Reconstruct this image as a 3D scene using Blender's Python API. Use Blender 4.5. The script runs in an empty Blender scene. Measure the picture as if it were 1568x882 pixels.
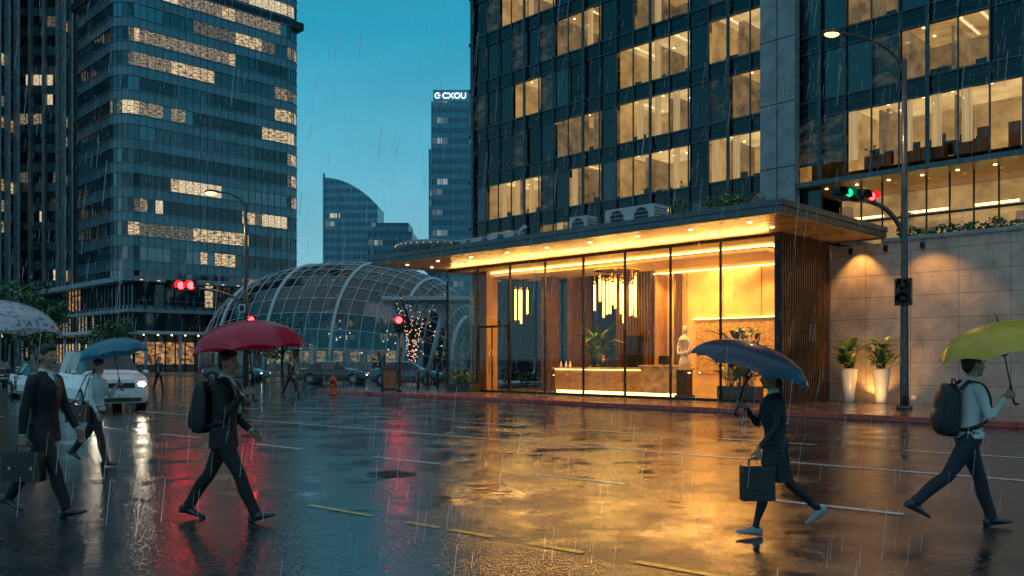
import bpy, math, random
from mathutils import Vector, Matrix
from mathutils.bvhtree import BVHTree
from math import sin, cos, pi, radians
random.seed(11)
S = bpy.context.scene
S.view_settings.view_transform = 'Standard'
S.view_settings.look = 'None'
S.view_settings.exposure = 0
V = Vector

# ------------------------------------------------------------------ materials
def nodes(name):
    m = bpy.data.materials.new(name); m.use_nodes = True
    nt = m.node_tree; b = nt.nodes['Principled BSDF']
    return m, nt, b

def mat(name, col, rough=.5, metal=0., var=.25, scale=4., bump=0., bscale=40., emis=None, es=0., ior=1.45, coat=0., rvar=0., stretch=(1,1,1), sample=True):
    m, nt, b = nodes(name)
    N = nt.nodes; Lk = nt.links
    b.inputs['Roughness'].default_value = rough
    b.inputs['Metallic'].default_value = metal
    b.inputs['IOR'].default_value = ior
    b.inputs['Coat Weight'].default_value = coat
    tc = N.new('ShaderNodeTexCoord'); mp = N.new('ShaderNodeMapping')
    mp.inputs['Scale'].default_value = stretch
    Lk.new(tc.outputs['Object'], mp.inputs['Vector'])
    nz = N.new('ShaderNodeTexNoise'); nz.inputs['Scale'].default_value = scale
    nz.inputs['Detail'].default_value = 6
    Lk.new(mp.outputs['Vector'], nz.inputs['Vector'])
    cr = N.new('ShaderNodeValToRGB')
    cr.color_ramp.elements[0].position = .3; cr.color_ramp.elements[1].position = .7
    cr.color_ramp.elements[0].color = (*[c*(1-var) for c in col], 1)
    cr.color_ramp.elements[1].color = (*[min(1, c*(1+var)) for c in col], 1)
    Lk.new(nz.outputs['Fac'], cr.inputs['Fac'])
    Lk.new(cr.outputs['Color'], b.inputs['Base Color'])
    if rvar:
        mr = N.new('ShaderNodeMapRange')
        mr.inputs['From Min'].default_value = .3; mr.inputs['From Max'].default_value = .7
        mr.inputs['To Min'].default_value = max(.02, rough-rvar); mr.inputs['To Max'].default_value = rough+rvar
        Lk.new(nz.outputs['Fac'], mr.inputs['Value']); Lk.new(mr.outputs['Result'], b.inputs['Roughness'])
    if bump:
        n2 = N.new('ShaderNodeTexNoise'); n2.inputs['Scale'].default_value = bscale; n2.inputs['Detail'].default_value = 4
        Lk.new(mp.outputs['Vector'], n2.inputs['Vector'])
        bp = N.new('ShaderNodeBump'); bp.inputs['Strength'].default_value = bump; bp.inputs['Distance'].default_value = .02
        Lk.new(n2.outputs['Fac'], bp.inputs['Height']); Lk.new(bp.outputs['Normal'], b.inputs['Normal'])
    if emis:
        b.inputs['Emission Color'].default_value = (*emis, 1); b.inputs['Emission Strength'].default_value = es
        if not sample: m.cycles.emission_sampling = 'NONE'
    return m

def emit_noise(name, c0, c1, scale, st=(1,1,1), strength=1.0, p0=.35, p1=.65):
    """room interior seen lit: emission varied by noise so that it is never flat"""
    m, nt, b = nodes(name); N = nt.nodes; Lk = nt.links
    tc = N.new('ShaderNodeTexCoord'); mp = N.new('ShaderNodeMapping'); mp.inputs['Scale'].default_value = st
    Lk.new(tc.outputs['Object'], mp.inputs['Vector'])
    nz = N.new('ShaderNodeTexNoise'); nz.inputs['Scale'].default_value = scale; nz.inputs['Detail'].default_value = 5
    nz.inputs['Roughness'].default_value = .65
    Lk.new(mp.outputs['Vector'], nz.inputs['Vector'])
    cr = N.new('ShaderNodeValToRGB'); e = cr.color_ramp.elements
    e[0].position = p0; e[1].position = p1; e[0].color = (*c0, 1); e[1].color = (*c1, 1)
    Lk.new(nz.outputs['Fac'], cr.inputs['Fac'])
    Lk.new(cr.outputs['Color'], b.inputs['Emission Color']); b.inputs['Emission Strength'].default_value = strength
    b.inputs['Base Color'].default_value = (.03, .03, .03, 1); b.inputs['Roughness'].default_value = .15
    m.cycles.emission_sampling = 'NONE'
    return m

def thin_glass(name, tint=(.93, .96, .95), ior=1.5, rough=.01):
    m = bpy.data.materials.new(name); m.use_nodes = True
    nt = m.node_tree; N = nt.nodes; N.clear(); Lk = nt.links
    o = N.new('ShaderNodeOutputMaterial'); mx = N.new('ShaderNodeMixShader')
    fr = N.new('ShaderNodeFresnel'); fr.inputs['IOR'].default_value = ior
    t = N.new('ShaderNodeBsdfTransparent'); t.inputs['Color'].default_value = (*tint, 1)
    g = N.new('ShaderNodeBsdfGlossy'); g.inputs['Roughness'].default_value = rough
    Lk.new(fr.outputs[0], mx.inputs[0]); Lk.new(t.outputs[0], mx.inputs[1]); Lk.new(g.outputs[0], mx.inputs[2])
    Lk.new(mx.outputs[0], o.inputs[0])
    return m

def grid_mat(name, col, gap, w, h, rough=.4, bump=.3, rot=0., var=.3, coat=0., mortar=.012, rvar=.0, vertical=False, offset=.5, ripple=0., ior=1.45):
    m, nt, b = nodes(name); N = nt.nodes; Lk = nt.links
    tc = N.new('ShaderNodeTexCoord'); mp = N.new('ShaderNodeMapping')
    mp.inputs['Rotation'].default_value = (radians(90) if vertical else 0, 0, rot)
    Lk.new(tc.outputs['Object'], mp.inputs['Vector'])
    bt = N.new('ShaderNodeTexBrick'); bt.offset = offset
    bt.inputs['Scale'].default_value = 1; bt.inputs['Brick Width'].default_value = w; bt.inputs['Row Height'].default_value = h
    bt.inputs['Mortar Size'].default_value = mortar; bt.inputs['Mortar Smooth'].default_value = .1
    bt.inputs['Color1'].default_value = (*[c*(1-var) for c in col], 1)
    bt.inputs['Color2'].default_value = (*[c*(1+var) for c in col], 1)
    bt.inputs['Mortar'].default_value = (*gap, 1)
    Lk.new(mp.outputs['Vector'], bt.inputs['Vector'])
    nz = N.new('ShaderNodeTexNoise'); nz.inputs['Scale'].default_value = 1.3; nz.inputs['Detail'].default_value = 8
    nz.inputs['Roughness'].default_value = .65
    Lk.new(tc.outputs['Object'], nz.inputs['Vector'])
    mr = N.new('ShaderNodeMapRange'); mr.inputs['From Min'].default_value = .3; mr.inputs['From Max'].default_value = .7
    mr.inputs['To Min'].default_value = .65; mr.inputs['To Max'].default_value = 1.3
    Lk.new(nz.outputs['Fac'], mr.inputs['Value'])
    vm = N.new('ShaderNodeVectorMath'); vm.operation = 'SCALE'
    Lk.new(bt.outputs['Color'], vm.inputs[0]); Lk.new(mr.outputs['Result'], vm.inputs['Scale'])
    Lk.new(vm.outputs[0], b.inputs['Base Color'])
    r2 = N.new('ShaderNodeMapRange'); r2.inputs['From Min'].default_value = .35; r2.inputs['From Max'].default_value = .65
    r2.inputs['To Min'].default_value = max(.03, rough-rvar); r2.inputs['To Max'].default_value = rough+rvar
    Lk.new(nz.outputs['Fac'], r2.inputs['Value']); Lk.new(r2.outputs['Result'], b.inputs['Roughness'])
    n3 = N.new('ShaderNodeTexNoise'); n3.inputs['Scale'].default_value = 22; n3.inputs['Detail'].default_value = 3
    Lk.new(tc.outputs['Object'], n3.inputs['Vector'])
    ad = N.new('ShaderNodeMath'); ad.operation = 'MULTIPLY_ADD'; ad.inputs[1].default_value = -1.0
    Lk.new(bt.outputs['Fac'], ad.inputs[0])
    sc = N.new('ShaderNodeMath'); sc.operation = 'MULTIPLY'; sc.inputs[1].default_value = .5+ripple
    Lk.new(n3.outputs['Fac'], sc.inputs[0]); Lk.new(sc.outputs[0], ad.inputs[2])
    bp = N.new('ShaderNodeBump'); bp.inputs['Strength'].default_value = bump; bp.inputs['Distance'].default_value = .01
    Lk.new(ad.outputs[0], bp.inputs['Height']); Lk.new(bp.outputs['Normal'], b.inputs['Normal'])
    b.inputs['Coat Weight'].default_value = coat; b.inputs['Coat Roughness'].default_value = .1; b.inputs['IOR'].default_value = ior
    return m

def wet_asphalt(name):
    m, nt, b = nodes(name); N = nt.nodes; Lk = nt.links
    tc = N.new('ShaderNodeTexCoord')
    big = N.new('ShaderNodeTexNoise'); big.inputs['Scale'].default_value = .8; big.inputs['Detail'].default_value = 9; big.inputs['Roughness'].default_value = .68
    Lk.new(tc.outputs['Object'], big.inputs['Vector'])
    cr = N.new('ShaderNodeValToRGB'); e = cr.color_ramp.elements
    e[0].position = .35; e[1].position = .68; e[0].color = (.014, .016, .019, 1); e[1].color = (.05, .05, .052, 1)
    Lk.new(big.outputs['Fac'], cr.inputs['Fac']); Lk.new(cr.outputs['Color'], b.inputs['Base Color'])
    mr = N.new('ShaderNodeMapRange'); mr.inputs['From Min'].default_value = .40; mr.inputs['From Max'].default_value = .60
    mr.inputs['To Min'].default_value = .06; mr.inputs['To Max'].default_value = .20
    Lk.new(big.outputs['Fac'], mr.inputs['Value']); Lk.new(mr.outputs['Result'], b.inputs['Roughness'])
    a = N.new('ShaderNodeTexNoise'); a.inputs['Scale'].default_value = 38; a.inputs['Detail'].default_value = 5; a.inputs['Roughness'].default_value = .7
    c = N.new('ShaderNodeTexNoise'); c.inputs['Scale'].default_value = 5; c.inputs['Detail'].default_value = 4
    for q in (a, c): Lk.new(tc.outputs['Object'], q.inputs['Vector'])
    pr = N.new('ShaderNodeMapRange'); pr.inputs['From Min'].default_value = .42; pr.inputs['From Max'].default_value = .58
    pr.inputs['To Min'].default_value = .10; pr.inputs['To Max'].default_value = .75
    Lk.new(big.outputs['Fac'], pr.inputs['Value'])
    m1b = N.new('ShaderNodeMath'); m1b.operation = 'MULTIPLY'
    Lk.new(a.outputs['Fac'], m1b.inputs[0]); Lk.new(pr.outputs['Result'], m1b.inputs[1])
    m2 = N.new('ShaderNodeMath'); m2.operation = 'ADD'
    Lk.new(m1b.outputs[0], m2.inputs[0]); Lk.new(c.outputs['Fac'], m2.inputs[1])
    bp = N.new('ShaderNodeBump'); bp.inputs['Strength'].default_value = .48; bp.inputs['Distance'].default_value = .012
    Lk.new(m2.outputs[0], bp.inputs['Height']); Lk.new(bp.outputs['Normal'], b.inputs['Normal'])
    b.inputs['IOR'].default_value = 1.9
    return m

WARM = (1., .50, .12)
M = {}
M['asphalt'] = wet_asphalt('wet_asphalt')
M['ground'] = mat('wet_ground', (.04, .042, .045), .3, rvar=.12, scale=.4, bump=.2)
M['paver'] = grid_mat('dark_pavers', (.032, .034, .038), (.006, .006, .008), .6, .3, rough=.15, rvar=.08, bump=.8, rot=radians(39), var=.3, mortar=.012, ripple=.4, ior=1.85)
M['sidewalk'] = grid_mat('sidewalk_pavers', (.15, .095, .08), (.03, .03, .03), .6, .6, rough=.2, rvar=.1, bump=.3, ior=1.7)
M['kerb'] = mat('kerb_red_paint', (.42, .05, .035), .25, coat=.5, bump=.2)
M['white_paint'] = mat('white_road_paint', (.6, .61, .63), .25, var=.35, scale=9, coat=.5, bump=.2)
M['yellow_paint'] = mat('yellow_road_paint', (.6, .38, .04), .25, var=.4, scale=9, coat=.3, bump=.2)
M['iron'] = mat('cast_iron', (.03, .028, .026), .25, metal=.6, var=.4, scale=20, bump=.5)
M['conc'] = mat('concrete', (.22, .24, .25), .55, bump=.15, scale=1.5, coat=.15)
M['finc'] = mat('concrete_fins', (.20, .24, .26), .55, bump=.15, scale=1.5)
M['concd'] = mat('concrete_dark', (.07, .08, .09), .5, bump=.15, scale=1.5)
M['stone'] = grid_mat('stone_panels', (.42, .32, .26), (.14, .11, .09), 1.5, .75, rough=.35, rvar=.08, bump=.25, vertical=True, var=.08, offset=0, coat=.2, mortar=.01)
M['beige'] = mat('plaster_beige', (.62, .42, .18), .5, bump=.1, var=.14, scale=1.2)
M['goldtex'] = mat('gold_relief', (.55, .33, .09), .35, metal=.3, bump=1., bscale=14, var=.4, scale=9)
M['wood'] = mat('walnut_slats', (.11, .055, .024), .4, var=.45, scale=3, stretch=(6, 6, .35), bump=.1)
M['woodg'] = mat('wood_gold', (.40, .22, .07), .4, var=.3, scale=3, stretch=(6, 6, .35))
M['soffit'] = grid_mat('soffit_panels', (.55, .33, .11), (.12, .08, .03), 2.4, 1.2, rough=.3, rvar=.05, bump=.2, var=.06, offset=0)
M['ceil'] = mat('ceiling', (.66, .48, .25), .5, var=.06)
M['floor'] = mat('lobby_floor', (.32, .21, .11), .12, var=.2, scale=1.5, coat=.4)
M['fascia'] = mat('fascia_metal', (.09, .10, .11), .35, metal=.5, var=.2)
M['frame'] = mat('dark_frame', (.012, .015, .018), .35, metal=.4, var=.2)
M['mull'] = mat('mullion_metal', (.05, .07, .08), .3, metal=.5, var=.25)
M['mulll'] = mat('mullion_light', (.11, .17, .20), .35, metal=.3, var=.25)
M['mulld'] = mat('mullion_teal_dark', (.02, .05, .065), .3, metal=.3, var=.25)
M['glass'] = thin_glass('clear_glass')
M['g1'] = mat('dark_glass_a', (.005, .011, .014), .06, ior=1.6, var=.4, scale=.3)
M['g2'] = mat('dark_glass_b', (.010, .022, .028), .10, ior=1.8, var=.5, scale=.4)
M['g3'] = mat('dark_glass_c', (.003, .006, .008), .04, ior=1.5, var=.4, scale=.3)
M['gdim'] = emit_noise('office_faint_glow', (.0, .002, .003), (.06, .045, .022), 1.4, (1, 1, 2.0), 1., .45, .75)  # dark panes given a faint glow of their own
M['t1'] = mat('teal_glass_a', (.010, .040, .055), .07, ior=1.9, var=.5, scale=.12)
M['t2'] = mat('teal_glass_b', (.022, .09, .12), .12, ior=2.3, var=.5, scale=.12)
M['t3'] = mat('teal_glass_c', (.004, .015, .022), .07, ior=1.7, var=.5, scale=.12)
M['tsp'] = mat('teal_spandrel', (.045, .125, .16), .3, ior=1.9, var=.35, scale=.15)
M['black'] = mat('black_plastic', (.012, .012, .013), .4, var=.2)
M['rubber'] = mat('rubber', (.015, .015, .015), .7, var=.2)
M['pole'] = mat('pole_paint', (.07, .065, .06), .35, metal=.5, var=.3, coat=.3)
M['acwhite'] = mat('appliance_white', (.45, .46, .47), .45, var=.15)
M['lit_a'] = emit_noise('office_lit_a', (.04, .035, .028), (1.0, .70, .36), 1.5, (.8, .8, 2.8), 1.0, .40, .62)
M['lit_b'] = emit_noise('office_lit_b', (.012, .02, .022), (.58, .42, .25), 1.9, (.8, .8, 2.8), .9, .42, .66)
M['lit_c'] = emit_noise('office_lit_c', (.12, .09, .05), (1.15, .9, .55), 2.6, (.8, .8, 3.2), 1.0, .38, .62)
M['lit_d'] = emit_noise('office_lit_dim', (.008, .014, .016), (.26, .20, .13), 1.9, (.8, .8, 2.8), 1., .42, .7)
M['shop'] = emit_noise('shop_lit', (.03, .02, .012), (.9, .45, .17), 1.3, (1, 1, 1.8), .8, .40, .66)
M['room'] = emit_noise('room_wall_glow', (.24, .115, .028), (.62, .335, .09), .55, (1, 1, 1.3), .85)  # room surfaces glow by themselves in place of lamplight falling on them
M['roomd'] = emit_noise('room_dim_glow', (.07, .038, .012), (.30, .165, .055), .8, (1, 1, 1.4), .8)
M['roomc'] = emit_noise('room_ceiling_glow', (.50, .29, .09), (.95, .60, .22), .6, (1, 1, 1), .85)
M['blind'] = emit_noise('window_blind_glow', (.42, .25, .09), (.7, .45, .19), 1.2, (6, 6, .2), .85)
M['lamp'] = mat('lamp_glow', (.8, .7, .5), .5, emis=(1., .68, .32), es=6., sample=False)
M['lamps'] = mat('soft_lamp_glow', (.8, .7, .5), .5, emis=(1., .66, .32), es=1.3, sample=False)
M['cove'] = mat('cove_light', (.8, .7, .5), .5, emis=(1., .62, .18), es=6.)
M['rod'] = mat('pendant_rod_glow', (.8, .6, .3), .3, emis=(1., .60, .14), es=4.2)
M['brass'] = mat('brass', (.6, .4, .14), .25, metal=1., var=.1)
M['statue'] = mat('alabaster', (.82, .68, .46), .35, var=.1, scale=6, bump=.1)
M['marble'] = mat('desk_marble', (.5, .36, .18), .25, var=.35, scale=3, bump=.05)
M['desk'] = mat('desk_wood', (.48, .29, .09), .3, var=.35, scale=2, stretch=(1, 1, 5))
M['leaf1'] = mat('leaf_dark', (.035, .085, .02), .35, var=.3, coat=.3)
M['leaf2'] = mat('leaf_mid', (.07, .15, .03), .35, var=.3, coat=.3)
M['leaf3'] = mat('leaf_light', (.13, .21, .04), .35, var=.3, coat=.3)
M['bark'] = mat('bark', (.05, .035, .025), .8, bump=.6, var=.4)
M['pot'] = mat('pot_white', (.72, .68, .62), .3, var=.08, coat=.4)
M['potd'] = mat('pot_dark', (.03, .028, .025), .4, var=.2)
M['red_on'] = mat('signal_red_on', (.3, .01, .01), .3, emis=(1., .008, .010), es=48.)
M['green_on'] = mat('signal_green_on', (.01, .3, .1), .3, emis=(.01, 1., .35), es=1.6)
M['lens_off'] = mat('signal_lens_off', (.03, .015, .01), .2)
M['street_on'] = mat('street_lamp_glow', (.8, .6, .4), .3, emis=(1., .50, .14), es=5.)
M['fairy'] = mat('fairy_light', (.9, .6, .4), .3, emis=(1., .50, .3), es=2.6, sample=False)
M['white_steel'] = mat('white_steel', (.50, .54, .57), .35, var=.1)
M['domeglass'] = thin_glass('dome_glass', (.45, .66, .72), 1.9, .08)

def far_tower_mat(name, base, litc, fh, bw, litp, es):
    m, nt, b = nodes(name); N = nt.nodes; Lk = nt.links
    tc = N.new('ShaderNodeTexCoord')
    sp = N.new('ShaderNodeSeparateXYZ'); Lk.new(tc.outputs['Object'], sp.inputs[0])
    def math_(op, a, bb=None):
        n = N.new('ShaderNodeMath'); n.operation = op
        for i, q in enumerate((a, bb)):
            if q is None: continue
            if isinstance(q, (int, float)): n.inputs[i].default_value = q
            else: Lk.new(q, n.inputs[i])
        return n.outputs[0]
    hx = math_('ADD', sp.outputs['X'], sp.outputs['Y'])
    cx = math_('FLOOR', math_('DIVIDE', hx, bw)); cz = math_('FLOOR', math_('DIVIDE', sp.outputs['Z'], fh))
    fz = math_('FRACT', math_('DIVIDE', sp.outputs['Z'], fh)); fx = math_('FRACT', math_('DIVIDE', hx, bw))
    cb = N.new('ShaderNodeCombineXYZ'); Lk.new(math_('FLOOR', math_('DIVIDE', hx, bw*3)), cb.inputs[0]); Lk.new(cz, cb.inputs[1])
    wn = N.new('ShaderNodeTexWhiteNoise'); wn.noise_dimensions = '2D'; Lk.new(cb.outputs[0], wn.inputs['Vector'])
    cb2 = N.new('ShaderNodeCombineXYZ'); Lk.new(cx, cb2.inputs[0]); Lk.new(cz, cb2.inputs[1])
    wn2 = N.new('ShaderNodeTexWhiteNoise'); wn2.noise_dimensions = '2D'; Lk.new(cb2.outputs[0], wn2.inputs['Vector'])
    lit = math_('MULTIPLY', math_('LESS_THAN', wn.outputs['Value'], litp), math_('LESS_THAN', wn2.outputs['Value'], .7))
    win = math_('MULTIPLY', math_('GREATER_THAN', fz, .45), math_('GREATER_THAN', fx, .14))
    mx = N.new('ShaderNodeMix'); mx.data_type = 'RGBA'
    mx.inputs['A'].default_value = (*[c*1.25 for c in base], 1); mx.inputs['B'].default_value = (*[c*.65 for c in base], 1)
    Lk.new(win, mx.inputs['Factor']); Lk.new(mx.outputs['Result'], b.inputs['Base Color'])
    b.inputs['Emission Color'].default_value = (*litc, 1)
    Lk.new(math_('MULTIPLY', math_('MULTIPLY', lit, win), math_('MULTIPLY', wn2.outputs['Value'], es)), b.inputs['Emission Strength'])
    b.inputs['Roughness'].default_value = .3; b.inputs['IOR'].default_value = 1.6
    m.cycles.emission_sampling = 'NONE'
    return m

# ------------------------------------------------------------------ mesh builder
class MB:
    def __init__(s): s.v = []; s.f = []; s.m = []; s.s = []; s.mats = []
    def mi(s, m):
        m = M[m] if isinstance(m, str) else m
        if m not in s.mats: s.mats.append(m)
        return s.mats.index(m)
    def face(s, pts, m, smooth=False):
        n = len(s.v); s.v += [tuple(p) for p in pts]; s.f.append(tuple(range(n, n+len(pts)))); s.m.append(s.mi(m)); s.s.append(smooth)
    def box(s, a, b, m, X=None):
        x0, y0, z0 = a; x1, y1, z1 = b
        P = [V((x, y, z)) for z in (z0, z1) for (x, y) in ((x0, y0), (x1, y0), (x1, y1), (x0, y1))]
        if X is not None: P = [X @ p for p in P]
        n = len(s.v); s.v += [tuple(p) for p in P]; k = s.mi(m)
        for q in ((3, 2, 1, 0), (4, 5, 6, 7), (0, 1, 5, 4), (1, 2, 6, 5), (2, 3, 7, 6), (3, 0, 4, 7)):
            s.f.append(tuple(n+i for i in q)); s.m.append(k); s.s.append(False)
    def rings(s, R, m, cap=True, smooth=True, closed=True):
        n = len(s.v); k = len(R[0]); mi = s.mi(m)
        for r in R: s.v += [tuple(p) for p in r]
        for i in range(len(R)-1):
            for j in range(k if closed else k-1):
                a = n+i*k+j; b = n+i*k+(j+1) % k
                s.f.append((a, b, b+k, a+k)); s.m.append(mi); s.s.append(smooth)
        if cap and closed:
            s.f.append(tuple(n+j for j in reversed(range(k)))); s.m.append(mi); s.s.append(False)
            e = n+(len(R)-1)*k
            s.f.append(tuple(e+j for j in range(k))); s.m.append(mi); s.s.append(False)
    def tube(s, pts, rad, m, n=10, ref=(1, 0, 0), cap=True):
        pts = [V(p) for p in pts]
        if not isinstance(rad, (list, tuple)): rad = [rad]*len(pts)
        R = []
        for i, p in enumerate(pts):
            t = (pts[min(i+1, len(pts)-1)]-pts[max(i-1, 0)]).normalized()
            rf = V(ref)
            if abs(t.dot(rf.normalized())) > .95: rf = V((0, 1, 0)) if abs(t.y) < .9 else V((0, 0, 1))
            a = (rf-t*rf.dot(t)).normalized(); b = t.cross(a)
            r = rad[i]; ra, rb = r if isinstance(r, (list, tuple)) else (r, r)
            R.append([p+a*(ra*cos(2*pi*j/n))+b*(rb*sin(2*pi*j/n)) for j in range(n)])
        s.rings(R, m, cap)
    def ell(s, c, r, m, nu=14, nv=9, X=None):
        R = []
        for i in range(nv+1):
            ph = -pi/2+pi*(.02+.96*i/nv)
            ring = []
            for j in range(nu):
                th = 2*pi*j/nu
                p = V((c[0]+r[0]*cos(ph)*cos(th), c[1]+r[1]*cos(ph)*sin(th), c[2]+r[2]*sin(ph)))
                ring.append(X @ p if X is not None else p)
            R.append(ring)
        s.rings(R, m)
    def lathe(s, c, prof, m, n=20):
        s.rings([[V((c[0]+r*cos(2*pi*j/n), c[1]+r*sin(2*pi*j/n), c[2]+z)) for j in range(n)] for r, z in prof], m)
    def build(s, name, parent=None, mw=None, bevel=0):
        me = bpy.data.meshes.new(name); me.from_pydata(s.v, [], s.f)
        for m in s.mats: me.materials.append(m)
        me.polygons.foreach_set('material_index', s.m); me.polygons.foreach_set('use_smooth', s.s); me.update()
        o = bpy.data.objects.new(name, me); S.collection.objects.link(o)
        if parent: o.parent = parent
        if mw is not None: o.matrix_world = mw
        if bevel:
            b = o.modifiers.new('bevel', 'BEVEL'); b.width = bevel; b.segments = 2; b.limit_method = 'ANGLE'
        return o

def empty(name, loc=(0, 0, 0), rz=0.):
    e = bpy.data.objects.new(name, None); e.location = loc; e.rotation_euler = (0, 0, rz); e.empty_display_size = .3
    S.collection.objects.link(e); return e
def XF(loc, rz=0.): return Matrix.Translation(V(loc)) @ Matrix.Rotation(rz, 4, 'Z')
def catm(P, k=4):
    out = []
    n = len(P)
    for i in range(n-1):
        p0, p1, p2, p3 = P[max(i-1, 0)], P[i], P[i+1], P[min(i+2, n-1)]
        for j in range(k):
            t = j/k
            out.append(tuple(.5*((2*b)+(-a+c)*t+(2*a-5*b+4*c-d)*t*t+(-a+3*b-3*c+d)*t**3) for a, b, c, d in zip(p0, p1, p2, p3)))
    out.append(tuple(P[-1])); return out

def leaves(mb, c, r, n, size, mats, shell=.5):
    for _ in range(n):
        while True:
            d = V((random.uniform(-1, 1), random.uniform(-1, 1), random.uniform(-1, 1)))
            if shell*.6 < d.length < 1: break
        p = V((c[0]+d.x*r[0], c[1]+d.y*r[1], c[2]+d.z*r[2]))
        a = V((random.gauss(0, 1), random.gauss(0, 1), random.gauss(0, .6))).normalized()
        b = a.cross(V((random.gauss(0, 1), random.gauss(0, 1), random.gauss(0, 1)))).normalized()
        l = size*random.uniform(.6, 1.4)
        mb.face([p, p+a*l*.5+b*l*.28, p+a*l, p+a*l*.5-b*l*.28], random.choice(mats))

def paddle(mb, base, az, tilt, L, W, m):
    p = V(base); d = V((cos(az)*sin(tilt), sin(az)*sin(tilt), cos(tilt)))
    side = V((-sin(az), cos(az), 0)); n = 7
    prev = None
    for i in range(n+1):
        t = i/n; w = W*sin(pi*min(1, t*.93+.05))**.8*(1-.3*t)
        up = side.cross(d)*-1
        cur = (p+side*w+up*w*.25, p.copy(), p-side*w+up*w*.25)
        if prev:
            mb.face([prev[0], prev[1], cur[1], cur[0]], m, True); mb.face([prev[1], prev[2], cur[2], cur[1]], m, True)
        prev = cur
        p = p+d*(L/n); tilt += .16; d = V((cos(az)*sin(tilt), sin(az)*sin(tilt), cos(tilt)))

# ------------------------------------------------------------------ world & sun
w = bpy.data.worlds.new('World'); S.world = w; w.use_nodes = True
nt = w.node_tree; N = nt.nodes; Lk = nt.links; bg = N['Background']
tc = N.new('ShaderNodeTexCoord'); sp = N.new('ShaderNodeSeparateXYZ'); Lk.new(tc.outputs['Generated'], sp.inputs[0])
cr = N.new('ShaderNodeValToRGB'); e = cr.color_ramp.elements
e[0].position = 0.; e[0].color = (.21, .41, .50, 1)
e[1].position = .75; e[1].color = (.24, .36, .44, 1)  # overhead grey, out of view, shaped to give neutral fill light
x = e.new(.10); x.color = (.17, .41, .51, 1)
x = e.new(.22); x.color = (.09, .38, .52, 1)
x = e.new(.36); x.color = (.015, .30, .46, 1)
x = e.new(.48); x.color = (.03, .25, .38, 1)
Lk.new(sp.outputs['Z'], cr.inputs['Fac'])
mp = N.new('ShaderNodeMapping'); mp.inputs['Scale'].default_value = (1, 1, 3.2); Lk.new(tc.outputs['Generated'], mp.inputs[0])
nz = N.new('ShaderNodeTexNoise'); nz.inputs['Scale'].default_value = 2.6; nz.inputs['Detail'].default_value = 6; Lk.new(mp.outputs[0], nz.inputs['Vector'])
mr = N.new('ShaderNodeMapRange'); mr.inputs['From Min'].default_value = .3; mr.inputs['From Max'].default_value = .7
mr.inputs['To Min'].default_value = .88; mr.inputs['To Max'].default_value = 1.12; Lk.new(nz.outputs['Fac'], mr.inputs['Value'])
vm = N.new('ShaderNodeVectorMath'); vm.operation = 'SCALE'; Lk.new(cr.outputs['Color'], vm.inputs[0]); Lk.new(mr.outputs['Result'], vm.inputs['Scale'])
sky = N.new('ShaderNodeTexSky'); sky.sky_type = 'NISHITA'; sky.sun_disc = False
sky.sun_elevation = radians(1); sky.sun_rotation = radians(200)
v2 = N.new('ShaderNodeVectorMath'); v2.operation = 'SCALE'; v2.inputs['Scale'].default_value = .01; Lk.new(sky.outputs[0], v2.inputs[0])
v3 = N.new('ShaderNodeVectorMath'); v3.operation = 'ADD'; Lk.new(vm.outputs[0], v3.inputs[0]); Lk.new(v2.outputs[0], v3.inputs[1])
Lk.new(v3.outputs[0], bg.inputs['Color']); bg.inputs['Strength'].default_value = 1.15
sl = bpy.data.lights.new('sun', 'SUN'); sl.energy = .12; sl.angle = radians(30); sl.color = (.8, .88, 1.)
so = bpy.data.objects.new('sun', sl); so.rotation_euler = (radians(40), 0, radians(-20)); S.collection.objects.link(so)

# ------------------------------------------------------------------ camera
cam = bpy.data.cameras.new('camera'); cam.lens = 30; cam.sensor_width = 36; cam.shift_y = 108/1568
cam.clip_end = 3000; co = bpy.data.objects.new('camera', cam); co.location = (0, 0, 1.64); co.rotation_euler = (radians(90), 0, 0)
S.collection.objects.link(co); S.camera = co

# ------------------------------------------------------------------ frame of the office block: x = along facade, y = into building
O = V((8.72, 28.2, 0)); RZ = -pi/4; FR = XF(O, RZ)
def L(u, v, z=0.): return FR @ V((u, v, z))

def light(kind, name, loc, energy, color=WARM, size=.1, to=None, spot=90, blend=.6, sy=None):
    l = bpy.data.lights.new(name, kind); l.energy = energy; l.color = color
    if kind == 'AREA':
        l.size = size
        if sy: l.shape = 'RECTANGLE'; l.size_y = sy
    else: l.shadow_soft_size = size
    if kind == 'SPOT': l.spot_size = radians(spot); l.spot_blend = blend
    o = bpy.data.objects.new(name, l); o.location = loc
    if to is not None: o.rotation_euler = (V(to)-V(loc)).to_track_quat('-Z', 'Y').to_euler()
    S.collection.objects.link(o); return o

# ------------------------------------------------------------------ ground, road, pavement
mb = MB(); mb.face([(-900, -60, -.004), (900, -60, -.004), (900, 1500, -.004), (-900, 1500, -.004)], 'ground'); mb.build('ground')
mb = MB(); mb.face([(-140, -20, 0), (70, -20, 0), (70, 75, 0), (-140, 75, 0)], 'asphalt'); mb.build('road')
rd = V((.775, -.632, 0)); rp = V((.632, .775, 0))   # along / across the street
A = V((-2.23, 9.57, 0))
def RP(s, c, z=0.): 
    p = A+rd*s+rp*c; return (p.x, p.y, z)
mb = MB(); mb.face([RP(-6.2, -.22, .004), RP(-6.2, -16, .004), RP(30, -16, .004), RP(30, -.22, .004)], 'paver')
mb.face([RP(-6.2, -.22, .004), RP(-11, -4.5, .004), RP(-11, -16, .004), RP(-6.2, -16, .004)], 'paver'); mb.build('pavement')
mb = MB()
def mark(s0, s1, c, wd, m, z=.005): mb.face([RP(s0, c-wd/2, z), RP(s1, c-wd/2, z), RP(s1, c+wd/2, z), RP(s0, c+wd/2, z)], m)
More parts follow.
